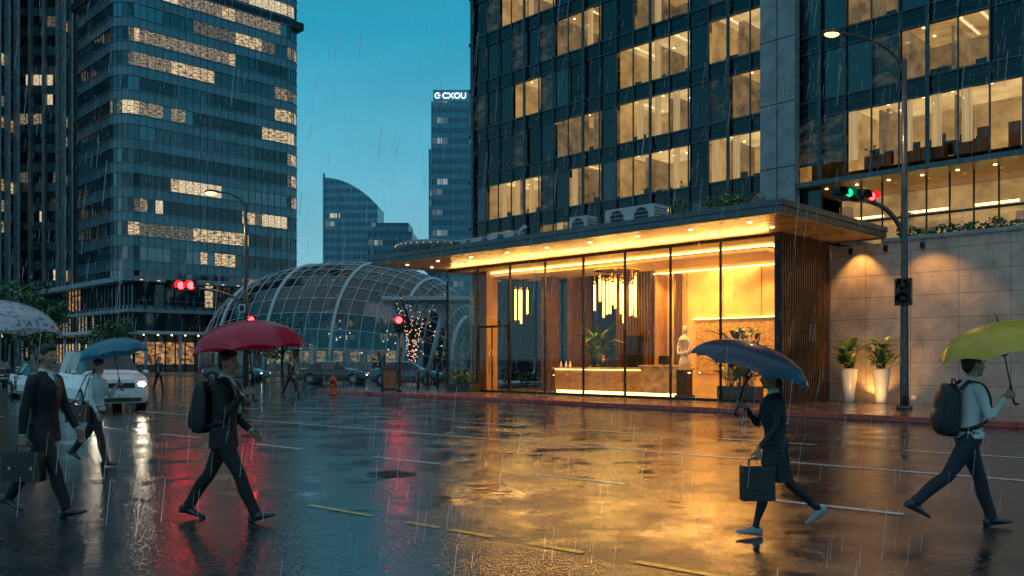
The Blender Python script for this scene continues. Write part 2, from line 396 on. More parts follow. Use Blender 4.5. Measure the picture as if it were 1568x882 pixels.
for a_, b_ in ((0, 1.05), (1.55, 2.0), (2.15, 2.7), (3.1, 3.7), (4.2, 5.2), (6, 7.2), (8, 9)): mark(a_, b_, -.05, .09, 'yellow_paint')
mb.build('yellow_kerb_marking')
mb = MB()
for i in range(-6, 6): mark(.4+i*3.4, 1.9+i*3.4, 3.55, .13, 'white_paint')
mb.build('lane_marking')
mb = MB()
mark(-18, 26, 7.2, .14, 'white_paint')
for i in range(-8, 9): mark(i*3.6, i*3.6+2., 10.2, .14, 'white_paint')
mb.build('lane_marking')
for s_, c_ in ((-1.2, 2.3), (6.5, 5.6)):
    p = RP(s_, c_); mb = MB(); mb.lathe((0, 0, 0), [(.36, .0), (.36, .006), (.33, .009), (.02, .009)], 'iron', 32)
    for q in range(-3, 4): mb.box((-.24, q*.075-.012, .0095), (.24, q*.075+.012, .016), 'iron')
    mb.build('manhole_cover', mw=XF(p, .7))

# raised island
mb = MB()
P = [L(u, v, .15) for u, v in [(-22.3, -3.3), (40, -3.3), (40, 45), (-22.3, 45)]]
mb.face([(p.x, p.y, .15) for p in P], 'sidewalk')
mb.build('sidewalk')
mb = MB()
for a_ in range(-22, 40, 2): mb.box((a_+.005, -3.56, 0), (a_+1.995, -3.3, .156), 'kerb')
for a_ in range(-3, 44, 2): mb.box((-22.52, a_-.3, 0), (-22.3, a_+1.69, .152), 'conc')
mb.build('kerb', mw=FR, bevel=.015)
mb = MB(); mb.box((-22.0, -3.27, .154), (40, -2.9, .156), 'kerb'); mb.build('kerb_paving_band', mw=FR)

# ------------------------------------------------------------------ LOBBY PAVILION
lob = empty('lobby_pavilion', O, RZ)
def part(mb, name, parent, bevel=0):
    o = mb.build(name, bevel=bevel); o.parent = parent; return o
Z0, ZC = .16, 5.76
mb = MB(); mb.box((-16.6, 0, .1), (0, 6, Z0), 'floor'); part(mb, 'lobby_floor', lob)
mb = MB(); mb.box((-16.55, .1, 5.70), (-.05, 6, 5.79), 'ceil')
mb.box((-15.4, 1.6, 5.45), (-1.2, 4.4, 5.52), 'ceil')
for a_, b_ in (((-15.4, 1.6), (-1.2, 1.63)), ((-15.4, 4.37), (-1.2, 4.4)), ((-15.4, 1.63), (-15.37, 4.37)), ((-1.23, 1.63), (-1.2, 4.37))):
    mb.box((*a_, 5.522), (*b_, 5.57), 'ceil')
part(mb, 'lobby_ceiling', lob)
mb = MB()
mb.box((-15.5, 1.45, 5.60), (-1.1, 1.55, 5.66), 'cove'); mb.box((-15.5, 4.45, 5.60), (-1.1, 4.6, 5.66), 'cove'); mb.box((-1.08, 1.45, 5.60), (-.98, 4.6, 5.66), 'cove')
mb.box((-9.1, 5.86, 5.45), (-.2, 5.96, 5.5), 'cove')
part(mb, 'cove_lights', lob)
mb = MB()   # walls
mb.box((-9.15, 6.0, Z0), (0, 6.2, 5.7), 'beige'); mb.box((-11.1, 5.7, Z0), (-9.15, 6.2, 5.7), 'wood')
for x_ in (-7.4, -5.6, -3.8, -2.0): mb.box((x_-.01, 5.985, 3.35), (x_+.01, 5.999, 5.45), 'wood')
for i in range(12): mb.box((-11.08+i*.16, 5.64, Z0), (-11.0+i*.16, 5.7, 5.7), 'wood')
mb.box((-10.4, 5.6, Z0), (-9.5, 5.638, 2.7), 'black')
mb.box((-.12, .35, Z0), (0, 6.2, 5.7), 'woodg')
mb.box((0.003, .0, .15), (.18, 3.55, 5.79), 'wood')
for i in range(21): mb.box((.18, .03+i*.168, .15), (.225, .12+i*.168, 5.79), 'wood')
mb.box((-.02, -.06, .15), (.24, -.001, 5.79), 'frame')
mb.box((-6.9, 5.93, 1.0), (-1.2, 5.999, 3.25), 'goldtex')
mb.box((-7.0, 5.90, 3.25), (-1.1, 5.999, 3.32), 'brass')
mb.box((-7.0, 5.84, 3.34), (-1.1, 5.89, 3.38), 'cove')
mb.box((-13.2, 4.6, Z0), (-12.9, 6.2, 5.7), 'wood')
mb.box((-8.6, 5.3, Z0), (-8.45, 5.99, 5.4), 'woodg'); mb.box((-7.75, 5.5, Z0), (-7.65, 5.99, 5.4), 'wood')
part(mb, 'lobby_walls', lob)
mb = MB()   # columns
mb.box((-16.1, 1.2, Z0), (-15.2, 1.9, 5.7), 'woodg'); mb.box((-13.6, 3.2, Z0), (-13.0, 3.8, 5.7), 'wood'); 
for i in range(7): mb.box((-16.08+i*.13, 1.17, Z0), (-16.02+i*.13, 1.199, 5.7), 'wood')
part(mb, 'lobby_columns', lob)
mb = MB()
xs = [-16.6+i*16.6/8 for i in range(9)]
for i in range(8): mb.face([(xs[i], 0, Z0), (xs[i+1], 0, Z0), (xs[i+1], 0, ZC), (xs[i], 0, ZC)], 'glass')
for i in range(3): mb.face([(-16.6, i*2, Z0), (-16.6, i*2+2, Z0), (-16.6, i*2+2, ZC), (-16.6, i*2, ZC)], 'glass')
for i in range(3): mb.face([(-16.6+i*1.8, 6.05, Z0), (-14.8+i*1.8, 6.05, Z0), (-14.8+i*1.8, 6.05, ZC), (-16.6+i*1.8, 6.05, ZC)], 'glass')
part(mb, 'glass_walls', lob)
mb = MB()
for x_ in xs[:-1]: mb.box((x_-.025, -.05, .15), (x_+.025, .05, ZC), 'frame')
for y_ in (2, 4, 6): mb.box((-16.63, y_-.03, .15), (-16.57, y_+.03, ZC), 'frame')
mb.box((-16.6, -.06, .151), (-.03, .06, .24), 'frame'); mb.box((-16.6, -.06, 5.68), (-.03, .06, 5.785), 'frame'); mb.box((-16.66, .07, .151), (-16.54, 6, .24), 'frame')
for i in range(3): mb.box((-14.83+i*1.8, 6.0, .15), (-14.77+i*1.8, 6.1, ZC), 'frame')
for x_ in (-14.5, -13.5, -12.5): mb.box((x_-.03, -.09, .24), (x_+.03, -.062, 3.0), 'frame')
mb.box((-14.53, -.1, 3.0), (-12.47, -.062, 3.1), 'frame')
for x_ in (-13.62, -13.38): mb.tube([(x_, -.14, .9), (x_, -.14, 2.1)], .018, 'brass', 8)
part(mb, 'window_frames', lob)
# canopy roof
mb = MB()
mb.box((-17.74, -3.52, 5.84), (2.0, 4.1, 6.02), 'fascia'); mb.box((-17.6, -3.37, 6.021), (1.86, 4.0, 6.12), 'concd')
mb.box((-17.74, -3.56, 6.03), (2.04, -3.38, 6.2), 'fascia'); mb.box((1.87, -3.37, 6.03), (2.04, 4.1, 6.2), 'fascia')
mb.box((-17.6, 4.1, 5.84), (.2, 13.6, 6.1), 'concd')
part(mb, 'canopy_roof', lob)
mb = MB(); mb.box((-17.7, -3.48, 5.80), (1.96, 4.05, 5.836), 'soffit'); part(mb, 'canopy_soffit', lob)
mb = MB()
for i in range(9):
    for y_ in (-2.6, -1.2):
        mb.lathe((-16.3+i*2.1, y_, 5.775), [(.07, 0), (.07, .024)], 'lamp', 12)
part(mb, 'canopy_downlights', lob)
mb = MB(); mb.box((-11.2, 6.4, .16), (.0, 13.5, 5.8), 'concd'); part(mb, 'core_wall', lob)

for i, (u_, v_) in enumerate([(-14.3, 3), (-10.4, 4.9), (-7.9, 4.9), (-5.6, 4.9), (-3.4, 4.9), (-1.3, 4.7), (-3.0, 1.9)]):
    light('SPOT', 'lobby_downlight', L(u_, v_, 5.42), 400, size=.07, to=L(u_, v_+.35, 0), spot=125, blend=.8)
light('AREA', 'lobby_cove_light', L(-8, 3, 5.43), 620, size=12, sy=1.5, to=L(-8, 3, 0))
light('AREA', 'desk_front_light', L(-9.6, 1.3, 5.43), 260, size=5, sy=.15, to=L(-9.6, 2.5, .8))
light('AREA', 'soffit_fill_strip', L(-8.2, -.12, 5.62), 190, size=16, sy=.06, to=L(-8.2, -3, 6.1))  # strip lamp added along the glass top to light the soffit
for i in range(4): light('SPOT', 'canopy_downlight', L(-15+i*5, -2., 5.72), 140, size=.06, to=L(-15+i*5, -2., 0), spot=110)
light('SPOT', 'soffit_washer', L(1.2, .4, 1.2), 70, size=.1, to=L(.9, -.8, 5.8), spot=120)

# reception desk
mb = MB()
mb.box((-12.1, 2.5, .24), (-7.2, 3.15, 1.18), 'desk'); mb.box((-12.15, 2.34, 1.18), (-7.2, 3.2, 1.25), 'marble')
mb.box((-12.05, 2.56, .16), (-7.25, 3.1, .24), 'cove'); mb.box((-12.05, 2.44, 1.145), (-7.25, 2.47, 1.175), 'cove')  # glowing strip under the lip is added to light the desk front
mb.box((-7.2, 2.3, .24), (-5.4, 3.2, 1.3), 'marble'); mb.box((-7.25, 2.25, 1.3), (-5.35, 3.25, 1.37), 'marble'); mb.box((-7.15, 2.35, .16), (-5.45, 3.15, .24), 'cove')
for i in range(5): mb.box((-11.2+i*.98, 2.485, .3), (-11.18+i*.98, 2.499, 1.13), 'brass')
for x_ in (-9.2, -6.6):
    mb.box((x_, 2.7, 1.4 if x_ > -7.3 else 1.28), (x_+.5, 2.74, 1.75 if x_ > -7.3 else 1.62), 'black'); mb.box((x_+.2, 2.745, 1.25), (x_+.3, 2.8, 1.45), 'black')
for x_ in (-11.9, -11.6, -11.35): mb.lathe((x_, 2.7, 1.25), [(.05, 0), (.06, .1), (.03, .2), (.02, .28)], 'pot', 10)
mb.build('reception_desk', mw=FR, bevel=.01)
for cu, cv, nrod in ((-8.96, 3, 14), (-15.0, 3.2, 4)):  # second, smaller cluster is modelled in place of a reflection of pendants
    mb = MB(); mb.lathe((cu, cv, 5.40), [(1.0 if nrod > 5 else .4, 0), (1.0 if nrod > 5 else .4, .045)], 'brass', 24)
    for i in range(nrod):
        a_ = i*2.4; r_ = (.22+.8*math.sqrt(i/nrod))*(1 if nrod > 5 else .4); px, py = cu+r_*cos(a_), cv+r_*sin(a_)
        zt = random.uniform(4.75, 5.15); zb = zt-random.uniform(.9, 1.75)
        mb.tube([(px, py, zt), (px, py, 5.4)], .008, 'brass', 6)
        mb.tube([(px, py, zb), (px, py, zt)], .048, 'rod', 10); mb.tube([(px, py, zt), (px, py, zt+.18)], .053, 'brass', 10)
        mb.tube([(px, py, zb-.05), (px, py, zb)], .053, 'brass', 10)
    mb.build('pendant_chandelier', mw=FR)
# statue on plinth
mb = MB(); c = (-4.75, 1.8)
mb.box((c[0]-.28, c[1]-.28, .16), (c[0]+.28, c[1]+.28, .24), 'potd'); mb.box((c[0]-.22, c[1]-.22, .24), (c[0]+.22, c[1]+.22, 1.2), 'potd'); mb.box((c[0]-.27, c[1]-.27, 1.2), (c[0]+.27, c[1]+.27, 1.26), 'marble')
prof = catm([(0, .18, .24, 1.26), (.02, .2, .27, 1.45), (.03, .15, .2, 1.75), (0, .14, .19, 1.95), (-.02, .17, .26, 2.2), (-.01, .17, .30, 2.38), (.0, .1, .16, 2.5), (.02, .065, .075, 2.56), (.03, .09, .09, 2.66), (.03, .105, .1, 2.76), (.02, .08, .07, 2.86), (.02, .02, .02, 2.9)], 4)
mb.rings([[V((c[0]+p[0]+p[1]*1.15*cos(2*pi*j/18), c[1]+p[2]*.85*sin(2*pi*j/18), p[3])) for j in range(18)] for p in prof], 'statue')
for sd in (-1, 1):
    mb.tube(catm([(c[0]+sd*.19, c[1], 2.36), (c[0]+sd*.27, c[1]-.02, 2.1), (c[0]+sd*.2, c[1]-.12, 1.86), (c[0]+sd*.03, c[1]-.17, 1.84)], 4), .05, 'statue', 10)
mb.build('statue', mw=FR)
light('SPOT', 'statue_spot', L(-4.9, .5, 5.4), 420, (1, .7, .36), .05, L(-4.75, 1.8, 2), spot=26)

def potted(name, u, v, z, h, n, kind, top=1.0, mats=('leaf2', 'leaf3', 'leaf1'), L0=.6, W0=.16):
    mb = MB()
    if kind == 'vase': mb.lathe((0, 0, 0), [(.15, 0), (.17, .03), (.23, h*.5), (.285, h-.04), (.30, h), (.265, h), (.25, h-.06)], 'pot', 24)
    elif kind == 'box': mb.box((-.75, -.3, 0), (.75, .3, h), 'potd')
    mb.ell((0, 0, h-.05), ((.22 if kind == 'vase' else .68), (.22 if kind == 'vase' else .26), .05), 'bark')
    sx = .12 if kind == 'vase' else .55
    for i in range(n):
        az = random.uniform(0, 2*pi); bx, by = random.uniform(-sx, sx), random.uniform(-.1, .1)
        hh = random.uniform(.1, top); ln = random.uniform(.0, .4)
        p0 = V((bx, by, h-.03)); p1 = p0+V((cos(az)*ln, sin(az)*ln, hh))
        mb.tube([p0, (p0+p1)/2+V((0, 0, .03)), p1], .009, 'leaf1', 5)
        paddle(mb, p1, az, random.uniform(.3, 1.2), L0*random.uniform(.6, 1.15), W0*random.uniform(.7, 1.2), random.choice(mats))
    return mb.build(name, mw=XF(L(u, v, z), RZ))
potted('potted_plant', 1.25, 2.75, .15, 1.15, 30, 'vase', .75, ('leaf3', 'leaf2'), L0=.5, W0=.15)
potted('potted_plant', 2.35, 2.75, .15, 1.15, 34, 'vase', .85, ('leaf3', 'leaf2'), L0=.5, W0=.16)
potted('planter_box', -1.9, 1.0, .16, .5, 80, 'box', 1.9, L0=.75, W0=.14)
potted('potted_plant', -10.7, 3.9, .16, 1.0, 60, 'vase', 1.5, ('leaf3', 'leaf2'), L0=1.1, W0=.15)
potted('planter_box', -14.9, -.55, .15, .35, 44, 'box', .5, L0=.45, W0=.09)

# stone wall and terrace
st = empty('stone_wall', O, RZ)
mb = MB(); mb.box((.24, 3.55, .15), (30, 3.95, 5.6), 'stone'); part(mb, 'wall', st)
mb = MB(); mb.box((2.1, 3.47, 5.601), (30, 4.05, 5.74), 'conc'); part(mb, 'coping', st, .02)
mb = MB(); mb.box((2.05, 4.11, 5.3), (30, 20, 5.55), 'concd'); part(mb, 'terrace_slab', st)
mb = MB()
for i in range(3): mb.box((1.0+i*1.2-.06, 3.44, 5.3), (1.0+i*1.2+.06, 3.549, 5.5), 'frame')
part(mb, 'wall_lamps', st)
light('SPOT', 'wall_washer', L(1.35, 3.0, 5.7), 300, size=.05, to=L(1.35, 3.6, 2.6), spot=85)
light('SPOT', 'wall_washer', L(3.6, 2.5, 5.5), 150, size=.05, to=L(3.8, 3.6, 2.0), spot=110)
light('SPOT', 'planter_uplight', L(1.85, 3.15, .25), 110, size=.05, to=L(1.9, 3.5, 2.2), spot=120)
light('SPOT', 'planter_uplight', L(2.4, 1.6, .25), 80, size=.05, to=L(2.1, 2.9, 1.5), spot=110)
# hedges
mb = MB()
for i in range(26): leaves(mb, (2.6+i*.55, 4.45, 5.85+random.uniform(-.05, .12)), (.42, .25, .28), 90, .16, ['leaf1', 'leaf2', 'leaf1'])
mb.build('terrace_hedge', mw=FR)
mb = MB()
for i in range(16): leaves(mb, (-17+i*.33, -2.5+random.uniform(0, .8), 6.28+random.uniform(-.05, .18)), (.3, .25, .2), 40, .15, ['leaf1', 'leaf1', 'leaf2'])
for i in range(14): leaves(mb, (-13+i*.8, 1.5, 6.3), (.4, .3, .25), 30, .15, ['leaf1'])
mb.build('roof_plants', mw=FR)
mb = MB()
for i in range(11):
    cx, cy = -1.2+random.uniform(-1.3, 1.6), -1.8+random.uniform(-.4, .6); hz = random.uniform(.25, .85)
    mb.tube([(cx, cy, 6.1), (cx+.1, cy, 6.1+hz)], .012, 'bark', 5)
    leaves(mb, (cx, cy, 6.1+hz*.8), (.3, .25, .28), 70, .13, ['leaf1', 'leaf2'])
mb.build('roof_bush', mw=FR)
def ac(u, v, W, H, D):
    mb = MB(); mb.box((-W/2, -D/2, .08), (W/2, D/2, H), 'acwhite')
    for sx in (-1, 1): mb.box((sx*W*.35-.04, -D/2, 0), (sx*W*.35+.04, D/2, .079), 'black')
    nf = max(1, int(W/.9))
    for i in range(nf):
        cx = -W/2+W*(i+.5)/nf; r = min(W/nf, H)*.38
        mb.tube([(cx, -D/2-.012, H*.53), (cx, -D/2-.004, H*.53)], r, 'black', 20, ref=(1, 0, 0))
        for j in range(5): mb.box((cx-r, -D/2-.022, H*.53-r+j*r*.5), (cx+r, -D/2-.014, H*.53-r+j*r*.5+.02), 'acwhite')
    for j in range(6): mb.box((W/2+.002, -D/2+.05, .15+j*(H-.2)/6), (W/2+.012, D/2-.05, .18+j*(H-.2)/6), 'mull')
    mb.build('air_conditioner', mw=XF(L(u, v, 6.12), RZ), bevel=.015)
ac(-4.3, -1.9, 2.1, .78, .8); ac(-6.7, -1.9, .8, .75, .6); ac(-10.7, -2.0, 1.5, .55, .6); ac(-12.6, -2.0, 1.6, .5, .6)
mb = MB(); mb.tube([(-13.5, -1.4, 6.25), (-3, -1.4, 6.25), (-3, 2, 6.25)], .05, 'acwhite', 8); mb.tube([(-9.5, -2.4, 6.15), (-9.5, -2.4, 6.6), (-9.2, -2.4, 6.75)], .08, 'acwhite', 8); mb.build('roof_pipework', mw=FR)

# ------------------------------------------------------------------ OFFICE TOWER behind
tw = empty('office_tower', O, RZ)
u0, u1, vf, zs, fh, NF, bay, wh = -30.0, 16.25, 14.0, 7.9, 3.2, 13, 1.25, 2.32
nb = int((u1-u0)/bay)
rooms = [(1, -28.6, -23.3, 0), (1, -17.6, -12.5, 0), (1, -11.3, -7.8, 0), (2, -22.7, -18.8, 1), (2, -17.6, -12.6, 0), (1, -3.4, 2.3, 0), (1, 2.5, 9, 0),
         (3, -26.6, -23.2, 0), (3, -17.6, -12.6, 0), (3, -11.4, -7.8, 0), (2, -1.8, 1.9, 1), (4, -22.7, -18.9, 1), (5, -27.3, -22.6, 0), (4, -16.5, -12.6, 1),
         (5, -18.8, -16, 1), (2, 6, 9, 0), (3, 3, 6, 1), (4, -9, -7.8, 0), (0, -16, -13.7, 1), (6, -24, -20, 0), (7, -16, -12, 0),
         (1, -21.3, -18.8, 1), (0, -23.8, -21.2, 1), (0, -28.8, -26.2, 1), (2, -10, -7.8, 1), (5, -15, -12.5, 0), (1, -5.0, -4.9, 1), (3, -3.8, -1.2, 1)]
lit = {}
for k, a_, b_, dim in rooms:
    for i in range(nb):
        c_ = u0+(i+.5)*bay
        if a_ < c_ < b_: lit[(i, k)] = dim
mg = MB(); mf = MB(); mr_ = MB()
for k in range(NF):
    z = zs+k*fh
    for i in range(nb):
        a_ = u0+i*bay; b_ = a_+bay
        if k == 0 and a_ > -6.2: continue
        if (i, k) in lit:
            mg.face([(a_, vf, z), (b_, vf, z), (b_, vf, z+wh), (a_, vf, z+wh)], 'glass')
        else:
            j = [random.uniform(-.008, .008) for _ in range(4)]
            mg.face([(a_, vf+j[0], z), (b_, vf+j[1], z), (b_, vf+j[2], z+wh), (a_, vf+j[3], z+wh)], random.choices(['g1', 'g2', 'g3', 'gdim'], [5, 3, 3, 3])[0])
    xa = u0; xb = u1 if k else -6.2
    mf.box((xa, vf-.03, z+wh), (xb, vf+.25, z+fh), 'g3'); mf.box((xa, vf-.10, z+fh-.1), (xb, vf-.031, z+fh), 'mull'); mf.box((xa, vf-.08, z+wh-.04), (xb, vf-.031, z+wh+.04), 'mull')
    mf.box((xa, vf-.05, z+wh+.42), (xb, vf-.031, z+wh+.46), 'mull')
    i = 0
    while i < nb:
        if (i, k) in lit:
            j = i
            while (j, k) in lit: j += 1
            a_, b_ = u0+i*bay, u0+j*bay; dim = lit[(i, k)]
            dep = 4.2; wm = 'roomd' if dim else 'room'; zt = z+wh+.3
            mr_.face([(a_, vf+dep, z-.5), (b_, vf+dep, z-.5), (b_, vf+dep, zt), (a_, vf+dep, zt)], wm)
            mr_.face([(a_, vf+.26, zt), (b_, vf+.26, zt), (b_, vf+dep, zt), (a_, vf+dep, zt)], 'room' if dim else 'roomc')
            mr_.face([(a_, vf+.26, z-.5), (a_, vf+dep, z-.5), (a_, vf+dep, zt), (a_, vf+.26, zt)], wm)
            mr_.face([(b_, vf+.26, z-.5), (b_, vf+dep, z-.5), (b_, vf+dep, zt), (b_, vf+.26, zt)], wm)
            mr_.face([(a_, vf+.26, z-.5), (b_, vf+.26, z-.5), (b_, vf+dep, z-.5), (a_, vf+dep, z-.5)], 'wood')
            x_ = a_+.6
            while x_ < b_-.3:
                for yy in (1.2, 2.6):
                    if random.random() < .8: mr_.lathe((x_, vf+yy, zt-.03), [(.07, 0), (.07, .02)], 'lamp', 8)
                if random.random() < .35: mr_.box((x_-.06, vf+.5, zt-.05), (x_+.06, vf+3.8, zt-.035), 'lamps')
                x_ += random.choice([.9, 1.25, 1.6])
            x_ = a_+random.uniform(.2, .9)
            while x_ < b_-.9:
                t_ = random.random(); wd_ = random.uniform(.5, 1.1)
                if t_ < .35: mr_.box((x_, vf+dep-.06, z-.5), (x_+wd_, vf+dep-.01, z+1.5), 'wood')
                elif t_ < .6:
                    mr_.box((x_, vf+dep-.35, z-.5), (x_+wd_, vf+dep-.01, z+1.2), 'woodg')
                    for q in range(4): mr_.box((x_+.05, vf+dep-.37, z-.3+q*.38), (x_+wd_-.05, vf+dep-.351, z-.05+q*.38), 'roomd')
                elif t_ < .8: mr_.box((x_, vf+dep-.05, z+.6), (x_+wd_, vf+dep-.01, z+1.3), 'roomd')
                x_ += wd_+random.uniform(.2, 1.2)
            for _ in range(int((b_-a_)/.75)):
                x_ = random.uniform(a_+.2, b_-.6); t_ = random.random()
                if t_ < .5:
                    mr_.box((x_, vf+.7, z-.5), (x_+random.uniform(.6, 1.3), vf+1.3, z+.2), 'wood'); mr_.box((x_+.2, vf+.9, z+.2), (x_+.65, vf+.94, z+.52), 'black')
                    mr_.box((x_+.7, vf+1.4, z-.2), (x_+1.1, vf+1.5, z+.45), 'black')
                elif t_ < .65: mr_.box((x_, vf+1.8, z-.5), (x_+.12, vf+dep-.02, zt-.02), 'roomd')
                elif t_ < .8: leaves(mr_, (x_, vf+.8, z+.2), (.3, .25, .45), 60, .18, ['leaf1'])
                elif t_ < .9: mr_.box((x_, vf+.4, z-.5), (x_+.38, vf+.75, zt-.01), 'roomd')
            for q in range(i, j):
                if random.random() < .25:
                    c_ = u0+q*bay; 
                    for s_ in range(6): mr_.box((c_+.06+s_*.07, vf+.16+.03*(s_ % 2), z), (c_+.12+s_*.07, vf+.19+.03*(s_ % 2), z+wh), 'blind')
            i = j
        else: i += 1
for i in range(nb+1):
    x_ = u0+i*bay; zb = zs if x_ < -6.2 else zs+fh-.9
    mf.box((x_-.035, vf-.17, zb), (x_+.035, vf-.101, zs+NF*fh), 'mull')
    if i % 4 == 0: mf.box((x_-.09, vf-.24, zb), (x_+.09, vf-.171, zs+NF*fh), 'mull')
part(mg, 'glazing', tw); part(mf, 'spandrels_and_mullions', tw); part(mr_, 'office_rooms', tw)
mb = MB(); mb.box((-7.85, vf-.75, 5.9), (-6.0, vf-.25, zs+NF*fh+1), 'conc')
for k in range(NF): mb.box((-7.86, vf-.765, zs+k*fh), (-5.99, vf-.751, zs+k*fh+.04), 'black')
mb.box((-6.95, vf-.765, 6), (-6.91, vf-.751, zs+NF*fh), 'black')
part(mb, 'concrete_pier', tw)
mb = MB(); mb.box((u0, vf+5.0, 6), (u1, vf+28, zs+NF*fh), 'g3'); mb.box((u0, vf+.26, zs+NF*fh), (u1, vf+28, zs+NF*fh+1), 'concd')
mb.box((u0-.25, vf-.2, 0.15), (u0-.01, vf+28, zs+NF*fh), 'g2'); mb.box((u0+.05, vf+.05, .15), (-16.8, vf+28, zs-.02), 'g3')
for k in range(NF): mb.box((u0-.35, vf-.25, zs+k*fh+wh+.3), (u0-.251, vf+28, zs+k*fh+wh+.5), 'mull')
part(mb, 'tower_core', tw)
mb = MB(); mb.box((-6.0, vf-.5, 10.0), (u1, vf+4.5, 10.2), 'soffit'); mb.box((-6.0, vf-.62, 10.0), (u1, vf-.501, 10.24), 'fascia')
for i in range(14): mb.lathe((-5+i*1.5, vf+.6, 9.975), [(.08, 0), (.08, .02)], 'lamp', 10)
part(mb, 'upper_soffit', tw)
mb = MB()
mb.box((-6, vf+4.4, 5.55), (u1, vf+4.6, 10), 'room'); 
for i in range(22): 
    mb.box((-5.5+i, vf+1.0, 5.55), (-5.44+i, vf+1.1, 10), 'frame'); 
    if random.random() < .6: mb.box((-5.2+i, vf+2.5, 5.55), (-4.7+i, vf+3, 5.55+random.uniform(2.3, 4)), 'roomd')
mb.face([(-6, vf+1.05, 5.55), (u1, vf+1.05, 5.55), (u1, vf+1.05, 10), (-6, vf+1.05, 10)], 'glass')
mb.box((-6, vf+.98, 8.2), (u1, vf+1.12, 8.3), 'frame'); mb.box((-6, vf+.98, 6.9), (u1, vf+1.12, 6.95), 'frame')
for i in range(7): mb.box((-5+i*3, vf+3.0, 8.7), (-3.2+i*3, vf+3.1, 8.8), 'cove')
part(mb, 'podium_storey', tw)
for i in range(2): light('SPOT', 'terrace_downlight', L(-1+i*5, vf+.3, 9.9), 200, size=.08, to=L(-1+i*5, vf-.6, 5), spot=130)

# ------------------------------------------------------------------ generic towers
def ring_facade(name, pts, z0, nfl, fh, bay, glass, litm, spand, mull, sp_h, litfn, mw_=.08, md=.12, ledge=.1, mw=None, parent=None, vm='mulld'):
    mb = MB(); gi = 0; n = len(pts)
    for s in range(n):
        a = V((*pts[s], 0)); b = V((*pts[(s+1) % n], 0)); d = b-a; Ls = d.length; d.normalize(); nn = V((d.y, -d.x, 0))
        nbay = max(1, round(Ls/bay)); w_ = Ls/nbay
        for k in range(nfl):
            z = z0+k*fh
            A0, B0 = a+V((0, 0, z)), b+V((0, 0, z)); up = V((0, 0, 1))
            o_ = nn*.03
            mb.face([A0+o_, B0+o_, B0+o_+up*sp_h, A0+o_+up*sp_h], spand)
            if ledge:
                o2 = nn*ledge
                for za in (sp_h, .18):
                    mb.face([A0+o2+up*(za-.15), B0+o2+up*(za-.15), B0+o2+up*za, A0+o2+up*za], mull)
                    mb.face([A0+up*za, B0+up*za, B0+o2+up*za, A0+o2+up*za], mull); mb.face([A0+up*(za-.15), B0+up*(za-.15), B0+o2+up*(za-.15), A0+o2+up*(za-.15)], mull)
            fl = random.choice(litm); pm = random.choice(glass)
            for i in range(nbay):
                p = A0+d*(i*w_)+up*sp_h; q = p+d*w_; j = nn*random.uniform(-.02, .02); j2 = nn*random.uniform(-.02, .02)
                if random.random() < .22: pm = random.choice(glass)
                if random.random() < .2: fl = random.choice(litm)
                m_ = fl if litfn(gi+i, k) else pm
                mb.face([p+j, q+j2, q+up*(fh-sp_h)-j, p+up*(fh-sp_h)-j2], m_)
        for i in range(nbay+1 if Ls > bay*1.5 else 1):
            p = a+d*(i*w_); X = Matrix.Translation(p) @ Matrix.Rotation(math.atan2(d.y, d.x), 4, 'Z')
            mb.box((-mw_/2, -md, z0), (mw_/2, -.001, z0+nfl*fh), vm, X)
        gi += nbay
    mb.face([(*p, z0+nfl*fh) for p in pts], 'concd')
    o = mb.build(name)
    if parent: o.parent = parent
    if mw is not None: o.matrix_world = mw
    return o
def rrect(x0, y0, x1, y1, r, n=6):
    P = []
    for cx, cy, a0 in ((x1-r, y0+r, -pi/2), (x1-r, y1-r, 0), (x0+r, y1-r, pi/2), (x0+r, y0+r, pi)):
        for i in range(n+1): P.append((cx+r*cos(a0+pi/2*i/n), cy+r*sin(a0+pi/2*i/n)))
    return P
def runs(seed, nb_, nfl, per=(0, 3), ln=(2, 8), kmin=0, dens=.9):
    r = random.Random(seed); Sx = set()
    for k in range(kmin, nfl):
        for _ in range(r.randint(*per)):
            i = r.randint(0, nb_); 
            for j in range(r.randint(*ln)):
                if r.random() < dens: Sx.add((i+j, k))
    return Sx
lt = empty('glass_skyscraper', (-60, 130, 0), RZ)
ls = runs(21, 34, 24, (1, 3), (6, 13), dens=.95); ls2 = runs(77, 36, 24, (0, 2), (5, 11), dens=.9)
ring_facade('curtain_wall', rrect(-20.5, 0, 0, 32, 3.2, 6), 11.5, 22, 3.75, 1.2, ['t1', 't1', 't2', 't3', 't3'], ['lit_a', 'lit_b', 'lit_b', 'lit_c', 'lit_d', 'lit_a'], 'tsp', 'mulll', 1.7, lambda i, k: (i, k) in ls or ((i, k) in ls2 and k < 14), .05, .08, .17, parent=lt)
mb = MB(); mb.box((-20.6, -.12, 11.5+13*3.75), (.12, 32.1, 11.5+13*3.75+1.3), 'frame'); part(mb, 'mechanical_band', lt)
mb = MB(); mb.box((-18, 2, 0), (-2, 30, 11.49), 'concd'); part(mb, 'base', lt)

